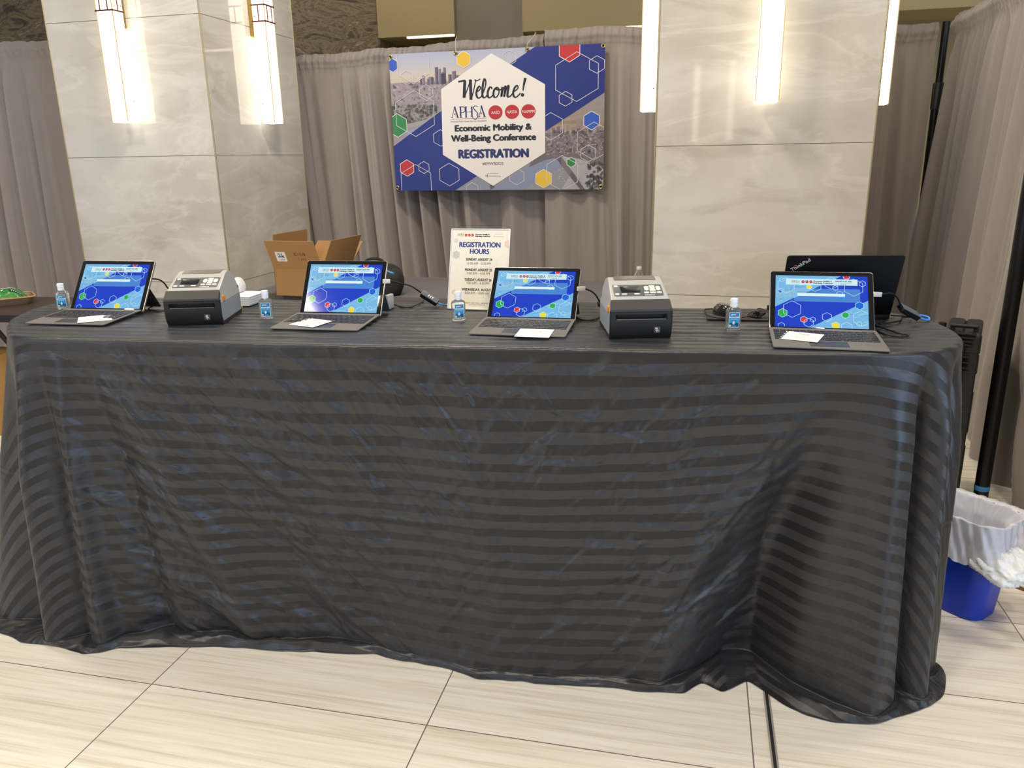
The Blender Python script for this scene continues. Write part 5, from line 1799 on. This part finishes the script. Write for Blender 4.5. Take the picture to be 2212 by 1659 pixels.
ring = [(x, y, 0.043) for x, y in rr_ring(0.322, 0.247, 0.04)]
mb.tube(ring + [ring[0]], 0.005, 8, smooth=1)
mb.build('rim', WICKR, root, True)
GREEN = mat('snack_foil_green', '#2f7d34', rough=0.3, noise=0.25, nscale=12, bump=0.6, bscale=25)
root = empty('snack_bag', (-3.15, 4.86, BTZ + 0.0075), 0.35, 'shiny green snack bag lying in the woven basket', 'snack bag')
th = np.linspace(0, 1, 40)
U_, V_ = np.meshgrid(np.linspace(-1, 1, 44), np.linspace(-1, 1, 30))
hgt = 0.078 * (1 - U_ ** 4) * (1 - V_ ** 4) + 0.014 * fbm(U_ * 3, V_ * 3, 6, 3) * (1 - U_ ** 6)
Pt = np.stack([U_ * 0.125, V_ * 0.088, 0.006 + np.maximum(hgt, 0.004)], -1)
Pbm = np.stack([U_ * 0.125 * 0.98, V_ * 0.088 * 0.98, 0.001 + 0.004 * (U_ ** 2 + V_ ** 2)], -1)
grid_obj('bag_front', Pt, GREEN, root, flip=False)
grid_obj('bag_back', Pbm, GREEN, root, flip=True)
# pale biscuit picture, white script and patch following the foil
def drape_art(name, polys, parent, lift=0.0015):
    mb = MB()
    cols = []
    for P, c in polys:
        if c not in cols: cols.append(c)
        cx, cy = sum(p[0] for p in P) / len(P), sum(p[1] for p in P) / len(P)
        V = []
        for k in range(5):
            t = k / 4
            for x, y in P:
                xx, yy = cx + (x - cx) * t, cy + (y - cy) * t
                i = np.clip((xx + 1) / 2 * 43, 0, 42.99); j = np.clip((yy + 1) / 2 * 29, 0, 28.99)
                i0, j0 = int(i), int(j)
                fi, fj = i - i0, j - j0
                z = (Pt[j0, i0, 2] * (1 - fi) + Pt[j0, i0 + 1, 2] * fi) * (1 - fj) + (Pt[j0 + 1, i0, 2] * (1 - fi) + Pt[j0 + 1, i0 + 1, 2] * fi) * fj
                V.append((xx * 0.125, yy * 0.088, z + lift + 0.0003 * cols.index(c)))
        n = len(P)
        F = [(k * n + i, k * n + (i + 1) % n, (k + 1) * n + (i + 1) % n, (k + 1) * n + i) for k in range(4) for i in range(n)]
        mb.add(V, [f[::-1] for f in F], cols.index(c))
    mb.build(name, [mat('foil_' + c, c, rough=0.35) for c in cols], parent, True, 60)
el = lambda cx, cy, a, b, rot=0, n=20: [(cx + a * math.cos(2 * PI * i / n) * math.cos(rot) - b * math.sin(2 * PI * i / n) * math.sin(rot), cy + a * math.cos(2 * PI * i / n) * math.sin(rot) + b * math.sin(2 * PI * i / n) * math.cos(rot)) for i in range(n)]
drape_art('printed_front', [(el(-0.35, 0.15, 0.32, 0.26, 0.3), '#cdbfa6'), (el(0.12, 0.22, 0.42, 0.24, 0.1), '#cdbfa6'), (el(-0.32, 0.15, 0.10, 0.07, 0.3, 12), '#9d8d74'), (el(0.05, -0.12, 0.22, 0.06, -0.1, 12), '#93aede')]
          + [(el(-0.75 + k * 0.13, -0.38 + 0.03 * (k % 3), 0.05, 0.11, -0.3, 8), '#e9ece4') for k in range(7)] + [(el(0.62, -0.45, 0.30, 0.20, 0.25, 16), '#2a3142')] + [(el(0.46 + k * 0.08, -0.47 + 0.02 * k, 0.024, 0.10, 0, 8), '#dfe3ee') for k in range(5)], root)
mb = MB()
mb.rbox((0, 0, 0.24), (0.40, 0.34, 0.48), r=0.004, ch=0.002, n=2)
o = mb.build('cardboard_carton', mat('carton_tan', '#b98f58', rough=0.8, noise=0.05, nscale=30), None, True)
o.location = (-3.30, 4.72, 0.001)
o.rotation_euler = (0, 0, -0.2)
tag(o, 'tan closed carton on the floor at the left edge under the side table', 'box')

# ------------------------------------------------------------------ long black equipment case
root = empty('equipment_case', (1.945, 3.300, 0.0), -0.55, 'long black hard equipment case standing on end behind the blue bin', 'case')
CASE = mat('case_black', '#232224', rough=0.5, noise=0.06, nscale=50, bump=0.15, bscale=300)
CASE2 = mat('case_latch', '#1a191b', rough=0.45)
ch_ = 0.835
cw, cd = 0.140, 0.36
for sgn, nm in ((-1, 'shell_half'), (1, 'shell_half')):
    mb = MB()
    mb.rbox((sgn * cw / 4, cd / 2, ch_ / 2), (cw / 2 - 0.003, cd, ch_ - 0.01), r=0.028, ch=0.014, n=5, axis='x')
    for zz in (0.16, 0.43, 0.70):
        mb.rbox((sgn * cw / 4, cd / 2, zz - 0.045), (cw / 2 + 0.005, cd + 0.005, 0.010), r=0.02, ch=0.002, n=4)
        mb.rbox((sgn * cw / 4, cd / 2, zz + 0.045), (cw / 2 + 0.005, cd + 0.005, 0.010), r=0.02, ch=0.002, n=4)
    mb.build(nm, CASE, root, True)
mb = MB()
mb.box((0, cd / 2, ch_ / 2), (0.006, cd - 0.01, ch_ - 0.04))
mb.rbox((0, -0.003, ch_ / 2), (0.024, 0.010, ch_ - 0.09), r=0.003, ch=0.001, n=2)
mb.build('parting_seam', CASE2, root, True)
for zz in (0.13, 0.41, 0.70):
    mb = MB()
    mb.rbox((0, -0.012, zz), (0.024, 0.012, 0.13), r=0.004, ch=0.002, n=3)
    for k in (-1, 0, 1):
        mb.rbox((0, -0.010, zz + k * 0.024), (0.072, 0.016, 0.006), r=0.002, ch=0.001, n=2)
        mb.rbox((-0.022, -0.010, zz + k * 0.024 - 0.008), (0.006, 0.014, 0.014), r=0.002, ch=0.001, n=2)
    mb.build('latch', CASE2, root, True)
mb = MB()
for xx in (-0.045, 0.045):
    mb.rbox((xx, 0.05, ch_ + 0.006), (0.018, 0.06, 0.030), r=0.004, ch=0.002, n=3)
mb.tube([(-0.05, 0.02, ch_ + 0.018), (0.05, 0.02, ch_ + 0.018)], 0.009, 10)
for k in range(4):
    mb.rbox((0.0, 0.0, ch_ - 0.012 - k * 0.016), (0.10 - 0.008 * k, 0.020, 0.007), r=0.002, ch=0.001, n=2)
mb.build('end_handle', CASE2, root, True)
mb = MB()
mb.tube([(-0.085, 0.045, ch_ - 0.03), (-0.085, 0.045, ch_ + 0.022)], 0.016, 14)
mb.build('wheel_stub', CASE2, root, True)

# ------------------------------------------------------------------ blue bin and its white liner
BINB = mat('bin_blue', '#0f38b4', rough=0.38)
bx, by, brz = 1.585, 2.535, -0.98
root = empty('trash_bin', (bx, by, 0.0), brz, 'blue plastic waste bin lined with a white bag, right of the table', 'waste bin')
BH = 0.375
def binring(z, grow=0.0, n=10):
    t = z / BH
    a, b = 0.270 + 0.060 * t + grow, 0.165 + 0.055 * t + grow
    return rr_ring(a, b, 0.055 + 0.01 * t, n)
mb = MB()
lv = [(0.0, -0.008), (0.004, -0.001), (0.012, 0.0), (0.10, 0.0), (0.20, 0.0), (0.30, 0.0), (BH - 0.02, 0.0), (BH - 0.018, 0.012), (BH, 0.012), (BH, 0.002), (BH - 0.02, -0.004), (0.20, -0.005), (0.01, -0.006)]
V, F = [], []
N = len(binring(0))
for z, g in lv:
    V += [(x, y, z) for x, y in binring(z, g)]
for k in range(len(lv) - 1):
    for i in range(N):
        j = (i + 1) % N
        F.append((k * N + i, k * N + j, (k + 1) * N + j, (k + 1) * N + i))
F.append(tuple(range(N))[::-1]); F.append(tuple((len(lv) - 1) * N + i for i in range(N)))
mb.add(V, F)
mb.build('bin_body', BINB, root, True, 50)
t = NT('liner_plastic')
pset(t.b, **{'Base Color': (0.82, 0.83, 0.90, 1), 'Roughness': 0.32, 'Subsurface Weight': 0.0, 'Transmission Weight': 0.0, 'Alpha': 0.74, 'Specular IOR Level': 0.5})
LINER = t.m
root = empty('bin_liner', (bx, by, 0.0), brz, 'white plastic bag folded over the rim of the blue bin with a knotted puff', 'bag')
n = 220
def ring_at(z, grow):
    P = np.array(binring(min(z, BH), grow, 24))
    s_ = np.concatenate([[0], np.cumsum(np.linalg.norm(np.diff(np.vstack([P, P[:1]]), axis=0), axis=1))])
    q = np.linspace(0, s_[-1], n, endpoint=False)
    PP = np.vstack([P, P[:1]])
    return np.stack([np.interp(q, s_, PP[:, 0]), np.interp(q, s_, PP[:, 1])], -1)
th = np.arange(n) / n * 2 * PI
rowsL = []
hemv = 0.245 + 0.02 * np.sin(th * 2 + 0.6) + 0.012 * np.sin(th * 5)
for k in range(26):                      # outer skirt, hem up to rim
    t_ = k / 25
    z = hemv + (BH + 0.008 - hemv) * t_
    P = ring_at(0.30, 0.030)
    P2 = ring_at(BH, 0.024)
    Pm = P * (1 - t_) + P2 * t_
    wr = 0.009 * fbm(th * 9, np.full(n, t_ * 2.0), 31, 3) * (1.2 - 0.6 * t_) + 0.012 * (1 - t_) * np.sin(th * 6 + 3 * t_) + 0.004 * np.sin(th * 30 + 9 * t_)
    rad_ = Pm / np.linalg.norm(Pm, axis=1)[:, None]
    Pm = Pm + rad_ * (wr[:, None] + 0.004)
    rowsL.append(np.stack([Pm[:, 0], Pm[:, 1], z], -1))
for k in range(1, 22):                   # over the rim and down inside
    t_ = k / 21
    z = BH + 0.010 - 0.20 * t_ ** 1.1 + 0.004 * np.sin(th * 11)
    Pm = ring_at(BH - 0.18 * t_, 0.010 - 0.035 * min(1, t_ * 3) - 0.03 * t_)
    wr = 0.010 * fbm(th * 8, np.full(n, t_ * 3.0), 37, 3)
    rad_ = Pm / np.linalg.norm(Pm, axis=1)[:, None]
    Pm = Pm - rad_ * np.abs(wr)[:, None]
    rowsL.append(np.stack([Pm[:, 0], Pm[:, 1], z], -1))
for k in range(1, 6):
    Pm = ring_at(BH - 0.18, -0.055) * (1 - k / 5.001)
    rowsL.append(np.stack([Pm[:, 0], Pm[:, 1], np.full(n, BH - 0.19 - 0.01 * k) + 0.006 * fbm(th * 4, np.full(n, k * 1.0), 41, 2)], -1))
grid_obj('draped_film', np.array(rowsL), LINER, root, True)
# the gathered knot hanging on the near right corner
def knot(c, sx, sy, sz, seed, nm):
    P = blob(1, 1, 1, (0, 0, 0), seed, 0.75, 0.9, 72, 44, False)
    d = P / np.linalg.norm(P, axis=-1, keepdims=True)
    th_, ph_ = np.arctan2(d[..., 1], d[..., 0]), np.arcsin(np.clip(d[..., 2], -1, 1))
    cr = np.abs(fbm(d[..., 0] * 4.2 + d[..., 2] * 2.1 + 9, d[..., 1] * 4.2 - d[..., 2] * 3.3 + 7, seed + 5, 4))
    P = P * (1.0 - 0.36 * cr[..., None])
    P = P * np.array([sx, sy, sz]) + np.array(c)
    return grid_obj(nm, P, mat('liner_knot', '#f0f2f2', rough=0.35), root, True)
knot((0.165, -0.075, 0.238), 0.080, 0.05, 0.046, 61, 'knot_puff')
knot((0.200, -0.012, 0.256), 0.060, 0.045, 0.036, 67, 'knot_tail')
